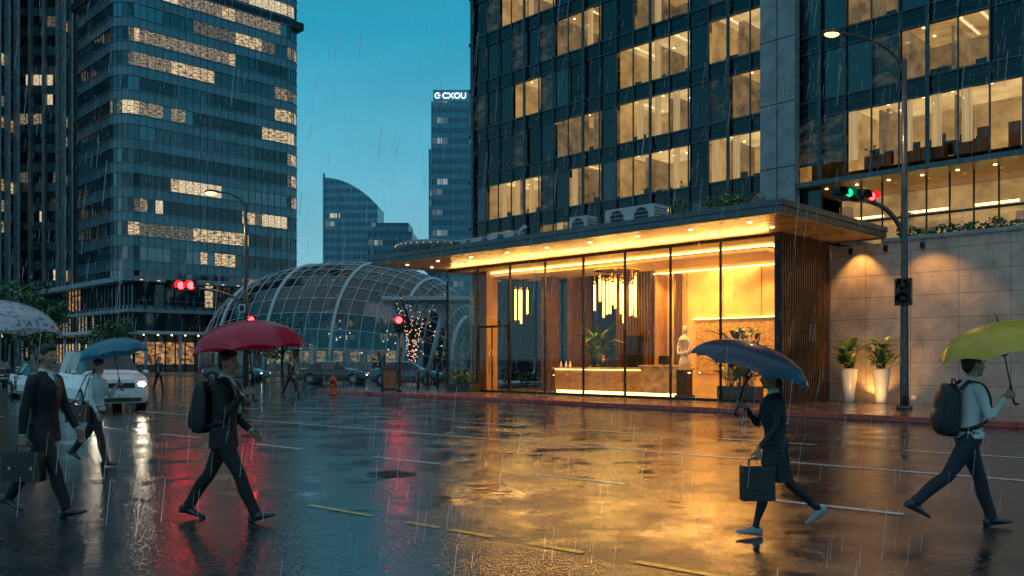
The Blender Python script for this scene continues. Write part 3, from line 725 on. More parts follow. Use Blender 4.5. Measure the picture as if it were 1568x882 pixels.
# podium building
pod = empty('podium_building', (-46.5, 105, 0), RZ)
ps = runs(3, 130, 3, (9, 12), (2, 7))
ring_facade('podium_walls', [(-34, 0), (0, 0), (0, 28), (-34, 28)], 0, 3, 3.7, 1.3, ['g1', 'g2', 't3'], ['shop', 'lit_b', 'lit_a', 'gdim'], 'conc', 'mulll', .9, lambda i, k: (i, k) in ps or (k == 0 and (i*7) % 5 < 3), .12, .2, .1, parent=pod)
mb = MB()
mb.box((-36, -1.8, 11.101), (1.8, 30, 11.7), 'finc'); mb.box((-35.4, -1.2, 7.35), (1.2, 29.5, 7.75), 'finc'); mb.box((-38, -4.5, 4.6), (4.5, 32, 4.95), 'white_steel')
for i in range(8): mb.tube([(3.6, i*4.2, 0), (3.6, i*4.2, 4.6)], .18, 'white_steel', 10)
for i in range(8): mb.tube([(-i*4.6, -3.6, 0), (-i*4.6, -3.6, 4.6)], .18, 'white_steel', 10)
for i in range(30): mb.box((1.1, i, 7.75), (1.15, i+.05, 8.8), 'mulll')
mb.box((1.08, 0, 8.801), (1.17, 29, 8.87), 'mulll')
part(mb, 'roof_slabs', pod)
mb = MB()
for i in range(14): mb.box((1.802, i*2.1, 11.2), (1.83, i*2.1+.35, 11.28), 'lamps')
for i in range(18): mb.ell((3, i*1.7, 4.5), (.12, .12, .07), 'lamp', 8, 4)
part(mb, 'podium_lamps', pod)

def fin_tower(name, x0, y0, wd, dp, h, seed):
    e_ = empty(name, (x0, y0, 0), 0)
    ss = runs(seed, 30, int(h/3.7), (1, 4), (1, 5))
    ring_facade('curtain_wall', [(0, 0), (wd, 0), (wd, dp), (0, dp)], 0, int(h/3.7), 3.7, 1.3, ['t3', 't1', 'g2'], ['lit_b', 'lit_a', 'lit_c', 'shop', 'lit_d'], 'tsp', 'mulll', 1.7, lambda i, k: (i, k) in ss, .06, .1, .1, parent=e_)
    mb = MB(); n = int(wd/2.3)
    for i in range(n+1): mb.box((i*wd/n-.3, -1.1, 0), (i*wd/n+.3, -.18, h), 'finc')
    n = int(dp/2.6)
    for i in range(n+1): mb.box((wd+.18, i*dp/n-.35, 0), (wd+1., i*dp/n+.35, h), 'finc')
    part(mb, 'fins', e_)
fin_tower('finned_tower', -104, 162, 18.2, 16, 122, 4)
fin_tower('finned_tower', -112, 140, 22, 14, 104, 9)

# distant towers, aerial haze mixed into their base colours
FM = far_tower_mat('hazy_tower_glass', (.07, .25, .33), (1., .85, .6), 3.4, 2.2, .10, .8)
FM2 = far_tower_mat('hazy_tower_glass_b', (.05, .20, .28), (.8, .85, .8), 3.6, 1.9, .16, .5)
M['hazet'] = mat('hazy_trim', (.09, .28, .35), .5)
mb = MB(); n = 14
tops = [76-10*(i/n)**2.2-1.5*(i/n) for i in range(n+1)]
for i in range(n):
    xa, xb = 22*i/n, 22*(i+1)/n
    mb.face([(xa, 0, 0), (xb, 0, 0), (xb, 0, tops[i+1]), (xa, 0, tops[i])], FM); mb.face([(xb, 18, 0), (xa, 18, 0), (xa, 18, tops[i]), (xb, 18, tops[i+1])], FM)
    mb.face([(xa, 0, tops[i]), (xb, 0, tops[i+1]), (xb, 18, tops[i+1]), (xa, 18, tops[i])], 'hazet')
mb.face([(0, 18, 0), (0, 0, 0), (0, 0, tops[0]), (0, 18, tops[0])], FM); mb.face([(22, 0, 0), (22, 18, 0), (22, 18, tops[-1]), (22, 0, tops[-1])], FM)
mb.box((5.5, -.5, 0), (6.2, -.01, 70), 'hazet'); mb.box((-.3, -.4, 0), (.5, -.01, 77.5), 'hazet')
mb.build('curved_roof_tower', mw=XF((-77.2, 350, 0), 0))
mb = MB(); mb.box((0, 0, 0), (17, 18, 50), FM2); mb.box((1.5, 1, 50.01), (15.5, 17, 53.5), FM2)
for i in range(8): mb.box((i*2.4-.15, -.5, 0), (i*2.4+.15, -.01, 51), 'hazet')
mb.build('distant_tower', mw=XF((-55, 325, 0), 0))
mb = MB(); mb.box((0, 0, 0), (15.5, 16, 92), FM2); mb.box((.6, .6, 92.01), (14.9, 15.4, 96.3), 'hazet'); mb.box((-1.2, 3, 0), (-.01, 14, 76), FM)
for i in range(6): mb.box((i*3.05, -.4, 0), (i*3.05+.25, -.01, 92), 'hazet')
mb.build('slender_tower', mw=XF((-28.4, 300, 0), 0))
M['sign'] = mat('sign_glow', (.8, .8, .8), .5, emis=(.85, .95, 1.), es=1.3, sample=False)
cu = bpy.data.curves.new('tower_sign', 'FONT'); cu.body = 'CXOU'; cu.size = 2.9; cu.extrude = .1; cu.materials.append(M['sign']); cu.offset = .05
to_ = bpy.data.objects.new('tower_sign', cu); to_.location = (-24.6, 300.3, 93.2); to_.rotation_euler = (pi/2, 0, 0); S.collection.objects.link(to_)
mb = MB()
for i in range(13):
    a0, a1 = .5+i*.4, .5+(i+1)*.4
    mb.face([(1.1*cos(a0), 0, 1.1*sin(a0)), (1.1*cos(a1), 0, 1.1*sin(a1)), (.7*cos(a1), 0, .7*sin(a1)), (.7*cos(a0), 0, .7*sin(a0))], 'sign')
mb.box((0, -.05, -.2), (1.0, .05, .2), 'sign'); mb.build('tower_logo', mw=XF((-26.2, 300.3, 94.2)))

# glass arcade (elongated barrel shell)
dm = empty('glass_arcade', (-21.5, 107, 0), radians(-24))
RX, RY, RZz = 19.0, 10.0, 13.6; NS, NA = 30, 20
def sh_(i, j, s=1.):
    ss_ = radians(-84+168*i/NS); a_ = pi*j/NA; c_ = cos(ss_)**.6
    return V((RX*sin(ss_)*s, -RY*cos(a_)*c_*s, RZz*sin(a_)**.85*c_*s))
mb = MB()
for i in range(NS):
    for j in range(NA): mb.face([sh_(i, j), sh_(i+1, j), sh_(i+1, j+1), sh_(i, j+1)], 'domeglass', True)
part(mb, 'shell_glazing', dm)
mb = MB()
for i in range(NS+1): mb.tube([sh_(i, j, 1.004) for j in range(NA+1)], .24 if i % 5 == 3 else .055, 'white_steel', 5)
for j in range(1, NA): mb.tube([sh_(i, j, 1.004) for i in range(NS+1)], .045, 'white_steel', 5)
for i in range(NS):
    for j in range(0, NA, 2):
        mb.tube([sh_(i, j, 1.002), sh_(i+1, min(NA, j+1), 1.002)], .03, 'white_steel', 4)
part(mb, 'shell_ribs', dm)
mb = MB()
for _ in range(46): mb.ell((random.uniform(-14, 14), random.uniform(-6, 6), random.uniform(2, 6)), (.1, .1, .1), 'fairy', 6, 4)
for _ in range(14): mb.box((_*1.8-12, 1, 0), (_*1.8-11.2, 1.4, random.uniform(3, 6)), 'concd'); 
for _ in range(9): mb.box((_*2.6-12, .6, 1.2), (_*2.6-10.6, .7, 2.6), 'shop')
part(mb, 'arcade_interior', dm)
mb = MB(); mb.lathe((0, 0, 0), [(1.2, 0), (1.0, 14), (3.2, 15.6), (5.3, 17.2), (5.6, 17.6), (5.6, 18.1), (5.0, 18.3), (3.5, 18.0), (.1, 18.2)], 'finc', 36)
for i in range(36): mb.ell((5.65*cos(i*pi/18), 5.65*sin(i*pi/18), 17.8), (.06, .06, .06), 'lamps', 6, 4)
mb.build('saucer_roof_pavilion', mw=XF((-11.3, 124, 0)))
mb = MB()
for x0, x1, z1, y in ((-11.5, -8.6, 7.6, 86), (-10.4, -12.2, 7.2, 88), (-8.6, -6.6, 8.2, 87)):
    mb.tube([(x0, y, 0), (x1, y, z1)], [.2, .36], 'white_steel', 10)
mb.box((-13, 85, 7.5), (2, 92, 7.9), 'white_steel')
mb.build('station_canopy')

# ------------------------------------------------------------------ trees
def tree(name, loc, h, r, nleaf, ls_, mats=('leaf1', 'leaf2', 'leaf1'), fairy=False):
    mb = MB(); th = h*.42
    mb.tube(catm([(0, 0, 0), (.05*r, 0, th*.5), (0, .04*r, th)], 3), [.03*h*(1-.05*i) for i in range(7)], 'bark', 8)
    tips = []
    for i in range(8):
        a_ = i*2*pi/8+random.uniform(-.3, .3); rr = r*random.uniform(.45, .8); zz = random.uniform(.55, .92)*h
        p = V((cos(a_)*rr, sin(a_)*rr, zz)); tips.append(p)
        mb.tube(catm([(0, 0, th*.9), (p.x*.4, p.y*.4, (th+zz)/2), tuple(p)], 3), [.02*h*(1-.12*i_) for i_ in range(7)], 'bark', 6)
    for p in tips+[V((0, 0, h*.85)), V((0, 0, h*.7))]:
        for _ in range(3):
            q = p+V((random.gauss(0, .2)*r, random.gauss(0, .2)*r, random.gauss(0, .09)*h))
            leaves(mb, q, (r*.34, r*.34, h*.11), nleaf, ls_, [random.choice(mats)]*2+['leaf1'])
    if fairy:
        for p in tips+[V((0, 0, h*.8))]:
            for t_ in range(16):
                q = V((p.x*t_/16, p.y*t_/16, th*.2+(p.z-th*.2)*t_/16))+V((random.gauss(0, .12), random.gauss(0, .12), random.gauss(0, .12)))
                mb.ell(q, (.04, .04, .04), 'fairy', 6, 4)
    mb.build(name, mw=XF(loc, random.uniform(0, 6)))
for x_, y_, h_ in ((-52, 88, 8.5), (-58, 92, 9.5), (-63, 90, 9), (-47.5, 86, 7), (-68, 95, 9.5)): tree('street_tree', (x_, y_, 0), h_, h_*.42, 45, .5)
tree('street_tree', (-30.5, 66, 0), 4.6, 1.7, 45, .28); tree('street_tree', (-21.5, 80, 0), 4.8, 1.8, 40, .3)
tree('fairy_light_tree', (-9.3, 79, 0), 8.6, 1.9, 10, .2, fairy=True)
tree('street_tree', (-2.5, 74, 0), 5.5, 2, 30, .3)
mb = MB()
for i in range(34): leaves(mb, (i*.45, random.uniform(-.1, .1), .45), (.4, .35, .38), 55, .16, ['leaf1', 'leaf1', 'leaf2'])
mb.build('street_hedge', mw=XF(L(-21.7, 4.5, .15), radians(20)))
mb = MB()
for i in range(15): mb.tube([(i*1.1, 0, 0), (i*1.1, 0, 1.0)], .025, 'pole', 6)
for z in (.35, .65, 1.0): mb.tube([(0, 0, z), (15.4, 0, z)], .02, 'pole', 6)
mb.build('pedestrian_railing', mw=XF((-13.5, 46.5, 0), radians(-4)))

# ------------------------------------------------------------------ signals, lamps
def sig_head(mb, c, states, horiz, yaw=0., s=1.):
    X = Matrix.Translation(V(c)) @ Matrix.Rotation(yaw, 4, 'Z')
    n = len(states); st_ = .3*s
    L2 = n*st_/2
    if horiz: mb.box((-L2, -.08*s, -.17*s), (L2, .1*s, .17*s), 'black', X)
    else: mb.box((-.17*s, -.08*s, -L2), (.17*s, .1*s, L2), 'black', X)
    for i, m_ in enumerate(states):
        o_ = -L2+st_*(i+.5); cx, cz = (o_, 0) if horiz else (0, -o_)
        mb.rings([[X @ V((cx+r*cos(2*pi*j/16), y, cz+r*sin(2*pi*j/16))) for j in range(16)] for r, y in ((.115*s, -.082*s), (.11*s, -.1*s), (.05*s, -.115*s), (.005, -.118*s))], m_)
        V_ = []
        for y in (-.081*s, -.26*s):
            V_.append([X @ V((cx+.135*s*cos(a_), y, cz+.135*s*sin(a_))) for a_ in [radians(-30)+radians(240)*j/12 for j in range(13)]])
        mb.rings(V_, 'black', closed=False)
bx, by = 11.45, 24.9
e1 = empty('traffic_signal_mast', (bx, by, .15))
mb = MB(); mb.tube([(0, 0, 0), (0, 0, .5), (0, 0, 5.0), (0, 0, 10.2)], [.13, .12, .095, .07], 'pole', 14); mb.tube([(0, 0, 0), (0, 0, .12)], .22, 'pole', 14)
mb.tube(catm([(0, 0, 9.7), (-.25, 0, 10.3), (-.9, 0, 10.75), (-1.9, 0, 11.0)], 5), .045, 'pole', 8)
mb.tube(catm([(0, 0, 4.6), (-.12, 0, 5.3), (-.55, 0, 5.85), (-1.15, 0, 6.1), (-1.85, 0, 6.15)], 5), .07, 'pole', 10)
part(mb, 'mast', e1)
mb = MB(); mb.ell((-2.1, 0, 11.03), (.32, .13, .08), 'pole', 14, 7); part(mb, 'lamp_housing', e1)
mb = MB(); mb.ell((-2.12, 0, 10.95), (.22, .11, .08), 'street_on', 12, 6); part(mb, 'lamp_lens', e1)
mb = MB(); sig_head(mb, (-1.85, -.12, 6.3), ['lens_off', 'green_on'], True, radians(12), 1.05); sig_head(mb, (-1.2, -.14, 6.2), ['lens_off', 'red_on'], True, radians(20), 1.05)
sig_head(mb, (-.12, -.2, 3.42), ['lens_off', 'lens_off'], False, radians(-35), 1.3); part(mb, 'signal_heads', e1)
light('SPOT', 'street_lamp_light', (bx-2.12, by, 10.85), 420, (1, .6, .28), .15, (bx-2.4, by-3, 0), 130)
bx, by = -9.36, 30.
e1 = empty('traffic_signal_mast', (bx, by, 0))
mb = MB(); mb.tube([(0, 0, 0), (0, 0, 4), (0, 0, 7.1)], [.11, .085, .06], 'pole', 12); mb.tube([(0, 0, 0), (0, 0, .3)], .17, 'pole', 12)
mb.tube(catm([(0, 0, 6.9), (-.2, 0, 7.25), (-.6, 0, 7.45), (-1.05, 0, 7.5)], 4), .035, 'pole', 8)
mb.tube(catm([(0, 0, 3.3), (-.35, 0, 3.75), (-1.0, 0, 4.0), (-1.7, 0, 4.1)], 5), .05, 'pole', 8)
part(mb, 'mast', e1)
mb = MB(); mb.ell((-1.2, 0, 7.52), (.26, .1, .065), 'pole', 12, 6); part(mb, 'lamp_housing', e1)
mb = MB(); mb.ell((-1.22, 0, 7.45), (.2, .1, .08), 'street_on', 12, 6); part(mb, 'lamp_lens', e1)
mb = MB(); sig_head(mb, (-2.2, -.1, 4.2), ['lens_off', 'red_on', 'red_on'], True, 0, 1.15); sig_head(mb, (.28, -.16, 2.83), ['red_on', 'lens_off'], False, 0, 1.)
mb.box((-.22, -.12, 3.25), (.02, -.10, 3.55), 'acwhite'); mb.box((-.17, -.13, 3.3), (-.03, -.121, 3.5), 'black'); part(mb, 'signal_heads', e1)
light('SPOT', 'street_lamp_light', (bx-1.22, by, 7.35), 240, (1, .6, .28), .12, (bx-1.3, by-1, 0), 120)
e1 = empty('pedestrian_signal', L(-16.6, -2.8, .15))
mb = MB(); mb.tube([(0, 0, 0), (0, 0, 3.4)], .06, 'pole', 12); mb.tube([(0, 0, 0), (0, 0, .2)], .1, 'pole', 12); part(mb, 'post', e1)
mb = MB(); sig_head(mb, (.0, -.14, 3.0), ['red_on', 'lens_off'], False, 0, 1.25); part(mb, 'signal_head', e1)
def px2(x, D): return ((x-784)/1307*D, D)
mb = MB(); mb.lathe((0, 0, 0), [(.19, 0), (.19, .05), (.14, .08), (.14, .6), (.18, .62), (.18, .67), (.15, .72), (.09, .82), (.04, .86), (.04, .92)], mat('hydrant_red', (.3, .03, .02), .35, coat=.4), 18)
for sd in (-1, 1): mb.tube([(sd*.1, 0, .47), (sd*.22, 0, .47)], .06, M['kerb'], 10, ref=(0, 0, 1))
mb.tube([(0, -.1, .42), (0, -.24, .42)], .075, M['kerb'], 12, ref=(0, 0, 1))
mb.build('fire_hydrant', mw=XF((-8.1, 38.6, 0)))
mb = MB()
for sd in (1, -1):
    Y = Matrix.Translation((0, -.16*sd, 0)) @ Matrix.Rotation(radians(-9*sd), 4, 'X')
    mb.box((-.34, -.02, .08), (.34, .02, 1.05), 'black', Y); mb.box((-.28, -.03*sd-.005, .2), (.28, -.03*sd+.005, .98), 'wood', Y)
    for q in (-.32, .28): mb.box((q, -.018, 0), (q+.04, .018, .08), 'black', Y)
mb.build('a_frame_sign', mw=XF((-5.35, 37.2, .15), .35))
for x_, D_ in ((640, 41), (655, 41.6), (670, 42.2)):
    mb = MB(); p = px2(x_, D_); mb.lathe((0, 0, 0), [(.07, 0), (.07, .8), (.085, .82), (.085, .9), (.04, .95)], 'pole', 12); mb.build('bollard', mw=XF((p[0], p[1], .15)))

# ------------------------------------------------------------------ cars
def car(name, loc, rz, paint, kind='sedan', lights=True, hl=20.):
    e_ = empty(name, loc, rz)
    if kind == 'sedan':
        St = [(-2.3, .42, .60, .62, .62, .5), (-2.22, .25, .68, .70, .78, .6), (-1.6, .2, .86, .88, .88, .66), (-1.0, .2, .95, .98, .9, .7), (-.85, .2, .96, 1.05, .9, .68), (-.2, .2, .97, 1.42, .9, .58), (.7, .2, .98, 1.44, .9, .58), (1.5, .2, 1.0, 1.1, .9, .66), (1.62, .2, 1.0, 1.04, .9, .68), (2.15, .26, .95, .97, .84, .66), (2.3, .42, .85, .87, .74, .6)]
        cabin = (4, 8); wx = (-1.42, 1.42); wr = .33
    else:
        St = [(-2.4, .42, .72, .74, .72, .6), (-2.32, .25, .92, .95, .84, .7), (-1.9, .22, 1.06, 1.1, .92, .76), (-1.5, .22, 1.12, 1.17, .94, .78), (-1.4, .22, 1.13, 1.24, .94, .76), (-.55, .22, 1.14, 1.82, .95, .7), (.9, .22, 1.15, 1.88, .95, .72), (2.1, .22, 1.15, 1.84, .93, .7), (2.35, .25, 1.14, 1.3, .9, .74), (2.45, .4, 1.0, 1.1, .84, .72)]
        cabin = (4, 8); wx = (-1.5, 1.5); wr = .36
    gl = M['g3']; mb = MB()
    sec = []
    for x_, zb, zl, zt, w_, wt in St:
        half = [(0, zb), (w_*.9, zb), (w_, zb+.12), (w_*1.01, (zb+zl)/2), (w_*.97, zl), (wt, zt), (wt*.6, zt+.035), (0, zt+.045)]
        sec.append([V((x_, y_, z_)) for y_, z_ in half]+[V((x_, -y_, z_)) for y_, z_ in reversed(half[1:-1])])
    n = len(sec[0])
    for i in range(len(sec)-1):
        for j in range(n):
            k = (j+1) % n; q = [sec[i][j], sec[i][k], sec[i+1][k], sec[i+1][j]]
            side = j in (4, 9); top = j in (5, 6, 7, 8)
            m_ = paint
            if cabin[0] <= i < cabin[1]-0 and side: m_ = gl
            if top and (i == cabin[0] or i == cabin[1]-1): m_ = gl
            mb.face(q, m_, True)
    mb.face(sec[0], paint); mb.face(list(reversed(sec[-1])), paint)
    part(mb, 'body', e_)
    mb = MB()
    xs_ = [St[5][0], (St[5][0]+St[6][0])/2+.2, St[6][0]]
    for sy in (-1, 1):
        for x_ in xs_: mb.tube([(x_, sy*St[5][4]*.975, St[5][2]), (x_, sy*(St[5][5]+.01), St[5][3]-.02)], .03, paint, 6)
        for x_ in xs_[1:]: mb.box((x_-.006, sy*.915-.012, .35), (x_+.006, sy*.915+.012, St[5][2]-.03), 'black')
        for x_ in xs_: mb.box((x_+.15, sy*.92-.02, St[5][2]-.14), (x_+.3, sy*.92+.02, St[5][2]-.11), 'black')
        mb.ell((St[4][0]+.25, sy*(St[5][4]+.12), St[5][2]+.06), (.08, .11, .07), paint, 10, 6)
        mb.box((St[3][0]-.3, sy*.9-.03, .2), (St[7][0]+.2, sy*.9+.03, .3), 'black')
    part(mb, 'trim', e_)
    mb = MB()
    for x_ in wx:
        for sy in (-1, 1):
            mb.tube([(x_, sy*.60, wr), (x_, sy*.915, wr)], wr+.07, 'black', 24, ref=(0, 0, 1))
            mb.tube([(x_, sy*.70, wr), (x_, sy*.95, wr)], wr, 'rubber', 24, ref=(0, 0, 1)); mb.tube([(x_, sy*.94, wr), (x_, sy*.955, wr)], wr*.66, 'mulll', 20, ref=(0, 0, 1))
            for q in range(5):
                a_ = q*2*pi/5; mb.tube([(x_, sy*.96, wr), (x_+cos(a_)*wr*.6, sy*.96, wr+sin(a_)*wr*.6)], .025, 'acwhite', 5)
    part(mb, 'wheels', e_)
    mb = MB(); zl = St[1][2]; fx = St[0][0]
    HL = mat('headlight', (.8, .8, .8), .2, emis=(1., .82, .56), es=hl); TL = mat('taillight', (.4, .02, .02), .2, emis=(1., .03, .02), es=hl*.25, sample=False)
    for sy in (-1, 1):
        mb.ell((fx+.1, sy*St[1][4]*.76, zl-.1), (.1, .17, .085), HL if lights else 'acwhite', 10, 5)
        mb.box((St[-1][0]-.06, sy*.6-.14, St[-1][2]-.18), (St[-1][0]+.015, sy*.6+.14, St[-1][2]-.04), TL)
    mb.box((fx-.02, -.42, zl-.2), (fx+.06, .42, zl-.04), 'black'); mb.box((fx+.0, -.62, .3), (fx+.1, .62, .42), 'black'); mb.box((fx-.03, -.26, .43), (fx+.02, .26, .53), 'acwhite')
    mb.box((St[-1][0]-.02, -.26, .55), (St[-1][0]+.02, .26, .66), 'acwhite')
    part(mb, 'lights_and_grille', e_)
    return e_
pw = mat('car_paint_white', (.55, .56, .57), .25, coat=1., var=.05); pb = mat('car_paint_blue', (.02, .06, .10), .2, coat=1., var=.1); pk = mat('car_paint_black', (.012, .013, .015), .2, coat=1., var=.1); pr_ = mat('car_paint_red', (.2, .015, .015), .2, coat=1., var=.1)
car('minivan', (-13.6, 28.3, 0), radians(180-52), pw, 'van', hl=70)
car('parked_car', (-6.3, 52, 0), radians(172), pb, lights=False)
car('parked_car', (-11.6, 56, 0), radians(176), pk, lights=True, hl=6)
car('sedan_car', (-31.5, 52, 0), radians(180-48), pk, hl=30)
car('sedan_car', (-24, 46, 0), radians(-48), pr_, hl=18)
car('sedan_car', (-37, 66, 0), radians(180-48), pk, hl=30); car('sedan_car', (-20, 62, 0), radians(170), pk, hl=12)
car('sedan_car', (-19.5, 35.5, 0), radians(180-48), pk, hl=40)

# ------------------------------------------------------------------ people
def remesh(mb, vox, name, parent, smooth=2):
    me = bpy.data.meshes.new('tmp'); me.from_pydata(mb.v, [], mb.f)
    o = bpy.data.objects.new('tmp', me); S.collection.objects.link(o)
    md = o.modifiers.new('r', 'REMESH'); md.mode = 'VOXEL'; md.voxel_size = vox; md.use_smooth_shade = True
    s2 = o.modifiers.new('s', 'SMOOTH'); s2.iterations = smooth; s2.factor = .5
    dg = bpy.context.evaluated_depsgraph_get(); ev = o.evaluated_get(dg); nm = bpy.data.meshes.new_from_object(ev)
    tree_ = BVHTree.FromPolygons([V(v) for v in mb.v], mb.f)
    nm.materials.clear()
    for m_ in mb.mats: nm.materials.append(m_)
    for p in nm.polygons:
        r = tree_.find_nearest(p.center)
        p.material_index = mb.m[r[2]] if r[2] is not None else 0
        p.use_smooth = True
    bpy.data.objects.remove(o)
    ob = bpy.data.objects.new(name, nm); S.collection.objects.link(ob); ob.parent = parent
    return ob

def hand(mb, W, d, t, n, skin, curl, s=1.):
    d = d.normalized(); n = (n-d*n.dot(d)).normalized(); t = (t-d*t.dot(d)-n*t.dot(n)).normalized()
    mb.tube([W-d*.03*s, W+d*.015*s, W+d*.05*s, W+d*.085*s, W+d*.1*s], [(.024*s, .02*s), (.027*s, .017*s), (.036*s, .016*s), (.04*s, .014*s), (.034*s, .01*s)], skin, 12, ref=t)
    for i, ln in enumerate((.92, 1.02, .96, .76)):
        off = (.031-.0205*i)*s; p = W+d*(.085*s)+t*off; a = curl*.7; pts = [p-d*.02*s, p]; 
        for seg in (.042, .028, .02):
            dd = d*cos(a)+n*sin(a); p = p+dd*(seg*ln*s); pts.append(p.copy()); a += curl
        mb.tube(pts, [.0095*s, .0095*s, .009*s, .0082*s, .006*s], skin, 8, ref=t)
    p = W+d*.03*s+t*.026*s; td = (d*.6+t*.75+n*.35).normalized()
    td2 = (d*.85+t*.1+n*(.25+.5*min(curl, 1.2))).normalized()
    mb.tube([p-td*.012*s, p, p+td*.04*s, p+td*.04*s+td2*.032*s, p+td*.04*s+td2*.052*s], [.012*s, .013*s, .011*s, .0095*s, .007*s], skin, 8, ref=n)

SK = mat('skin', (.40, .21, .13), .45, var=.08, scale=12); LIP = mat('lips', (.25, .09, .07), .4, var=.05); HAIR = mat('hair_black', (.01, .008, .007), .4, var=.3, scale=30, stretch=(3, 3, 1), bump=.4, bscale=90)
SUIT = mat('suit_black', (.012, .012, .014), .7, var=.3, scale=8, bump=.8, bscale=7); SUIT2 = mat('suit_charcoal', (.018, .019, .023), .7, var=.3, scale=8, bump=.8, bscale=7)
SHIRT = mat('shirt_white', (.55, .54, .54), .6, var=.08, bump=.9, bscale=9); SHOE = mat('shoe_black', (.012, .011, .01), .25, coat=.6); JEAN = mat('trousers_navy', (.018, .022, .034), .75, var=.3, bump=.8, bscale=8)
SNK = mat('sneaker_grey', (.28, .28, .28), .5); EYE = mat('eye_white', (.6, .6, .6), .2, var=.02); IRIS = mat('eye_iris', (.01, .007, .005), .1); TIE = mat('tie', (.03, .04, .12), .5)
TIGHT = mat('dark_tights', (.02, .016, .016), .6, var=.2)

def person(name, loc, heading, H=1.75, legs=((25, 5, 14), (-20, 14, -18)), arms=None, top=SUIT, bottom=SUIT, shoe=SHOE, jacket=True, female=False, skirt=False, lean=3., vox=.0095, head_turn=0., collar=SHIRT, hair_long=False, barelegs=False):
    k = H/1.77; e_ = empty(name, loc, heading); mb = MB(); sw = .88 if female else 1.
    UB = Matrix.Translation((0, 0, .95)) @ Matrix.Rotation(radians(lean), 4, 'Y') @ Matrix.Translation((0, 0, -.95))
    U = lambda x_, y_, z_: UB @ V((x_, y_, z_))
    low = 9
    lm = TIGHT if barelegs else bottom
    for sd, (a, kn, fp) in zip((1, -1), legs):
        a, kn, fp = radians(a), radians(kn), radians(fp)
        hip = V((0, sd*.09*(1 if not female else .95), .93)); kne = hip+V((sin(a), 0, -cos(a)))*.44; ank = kne+V((sin(a-kn), 0, -cos(a-kn)))*.41
        low = min(low, (ank+V((cos(fp)*.17+sin(fp)*.085, 0, sin(fp)*.17-cos(fp)*.085))).z, (ank+V((-cos(fp)*.07+sin(fp)*.085, 0, -sin(fp)*.07-cos(fp)*.085))).z)
        f = .82 if barelegs else 1.
        P = [hip+V((0, 0, .06)), hip.lerp(kne, .15), hip.lerp(kne, .5), hip.lerp(kne, .88), kne, kne.lerp(ank, .15), kne.lerp(ank, .4)+V((-.012, 0, 0)), kne.lerp(ank, .8), ank+V((0, 0, .0))]
        R_ = [.095, .098*(.95+.05*f), .083, .066, .064, .062, .064, .054 if not barelegs else .04, .058 if not barelegs else .035]
        R_ = [(r*f*1.03, r*f*.95) for r in R_]
        D = catm([(*p, *r) for p, r in zip(P, R_)], 3)
        mb.tube([d[:3] for d in D], [(d[3], d[4]) for d in D], lm, 14)
        X = Matrix.Translation(ank) @ Matrix.Rotation(-fp, 4, 'Y')
        secs = [(-.085, -.045, .022, .03), (-.075, -.045, .034, .04), (-.03, -.035, .039, .05), (.03, -.04, .040, .045), (.09, -.055, .047, .03), (.14, -.062, .046, .023), (.18, -.066, .034, .018), (.2, -.07, .015, .012)]
        rg = []
        for sx, cz, hw, hh in secs:
            rg.append([X @ V((sx, hw*cos(2*pi*j/14), max(-.085, cz+hh*sin(2*pi*j/14)))) for j in range(14)])
        mb.rings(rg, shoe); mb.tube([X @ V((-.01, 0, -.03)), X @ V((-.005, 0, .05))], [.043, .04] if not barelegs else [.034, .033], shoe if not barelegs else TIGHT, 12)
        if not barelegs: mb.box((-.08, -.035, -.085), (-.02, .035, -.06), shoe, X)
    if skirt:
        T = [(.0, .58, .15, .20), (.0, .7, .14, .19), (0, .85, .125, .175), (0, .97, .11, .15), (0, 1.05, .095, .13)]
        mb.rings([[V((c+rx*cos(2*pi*j/20), ry*sin(2*pi*j/20), z)) for j in range(20)] for c, z, rx, ry in catm(T, 3)], bottom)
    hem = .79 if jacket else .93
    T = [(.0, hem, .135, .185), (0, hem+.06, .135, .182), (.0, .98, .122, .165), (0, 1.08, .112, .150), (.008, 1.2, .122, .166), (.012, 1.32, .128, .186), (.004, 1.40, .112, .19), (-.008, 1.445, .085, .15), (-.012, 1.475, .066, .09), (-.01, 1.5, .06, .064)]
    if female: T = [(c, z, rx*(.9 if z < 1.15 else .97), ry*(.86 if 1.0 < z < 1.15 else .9)) for c, z, rx, ry in T]
    rg = []
    for c, z, rx, ry in catm(T, 4):
        ring = []
        for j in range(24):
            th = 2*pi*j/24; p = V((c+rx*cos(th), ry*sin(th), z)); ring.append(UB @ p if z > .95 else p)
        rg.append(ring)
    mb.rings(rg, top)
    mb.rings([[V((rx*cos(2*pi*j/20), ry*sin(2*pi*j/20), z)) for j in range(20)] for z, rx, ry in ((.84, .09, .13), (.9, .115, .165), (1.0, .11, .15))], bottom)
    mb.tube([U(-.012, 0, 1.44), U(.0, 0, 1.50), U(.012, 0, 1.6)], [.055, .052*sw, .052*sw], SK, 14)
    mb.tube([U(-.012, 0, 1.475), U(-.004, 0, 1.522)], [.068, .060], collar, 16)
    if jacket:
        mb.tube([U(.125, 0, 1.25), U(.118, 0, 1.36), U(.062, 0, 1.48)], [(.012, .014), (.018, .035), (.02, .045)], collar, 10)
        mb.tube([U(.137, 0, 1.24), U(.137, 0, 1.36), U(.082, 0, 1.475)], [(.006, .02), (.006, .02), (.008, .014)], TIE, 8)
    HX = UB @ Matrix.Translation((.012, 0, 1.58)) @ Matrix.Rotation(radians(head_turn), 4, 'Z') @ Matrix.Translation((0, 0, -1.58))
    def he(c, r, m_, nu=16, nv=10): mb.ell(c, r, m_, nu, nv, HX)
    he((0, 0, 1.655), (.094, .074, .103), SK); he((.028, 0, 1.605), (.066, .056, .078), SK); he((.07, 0, 1.553), (.026, .028, .022), SK)
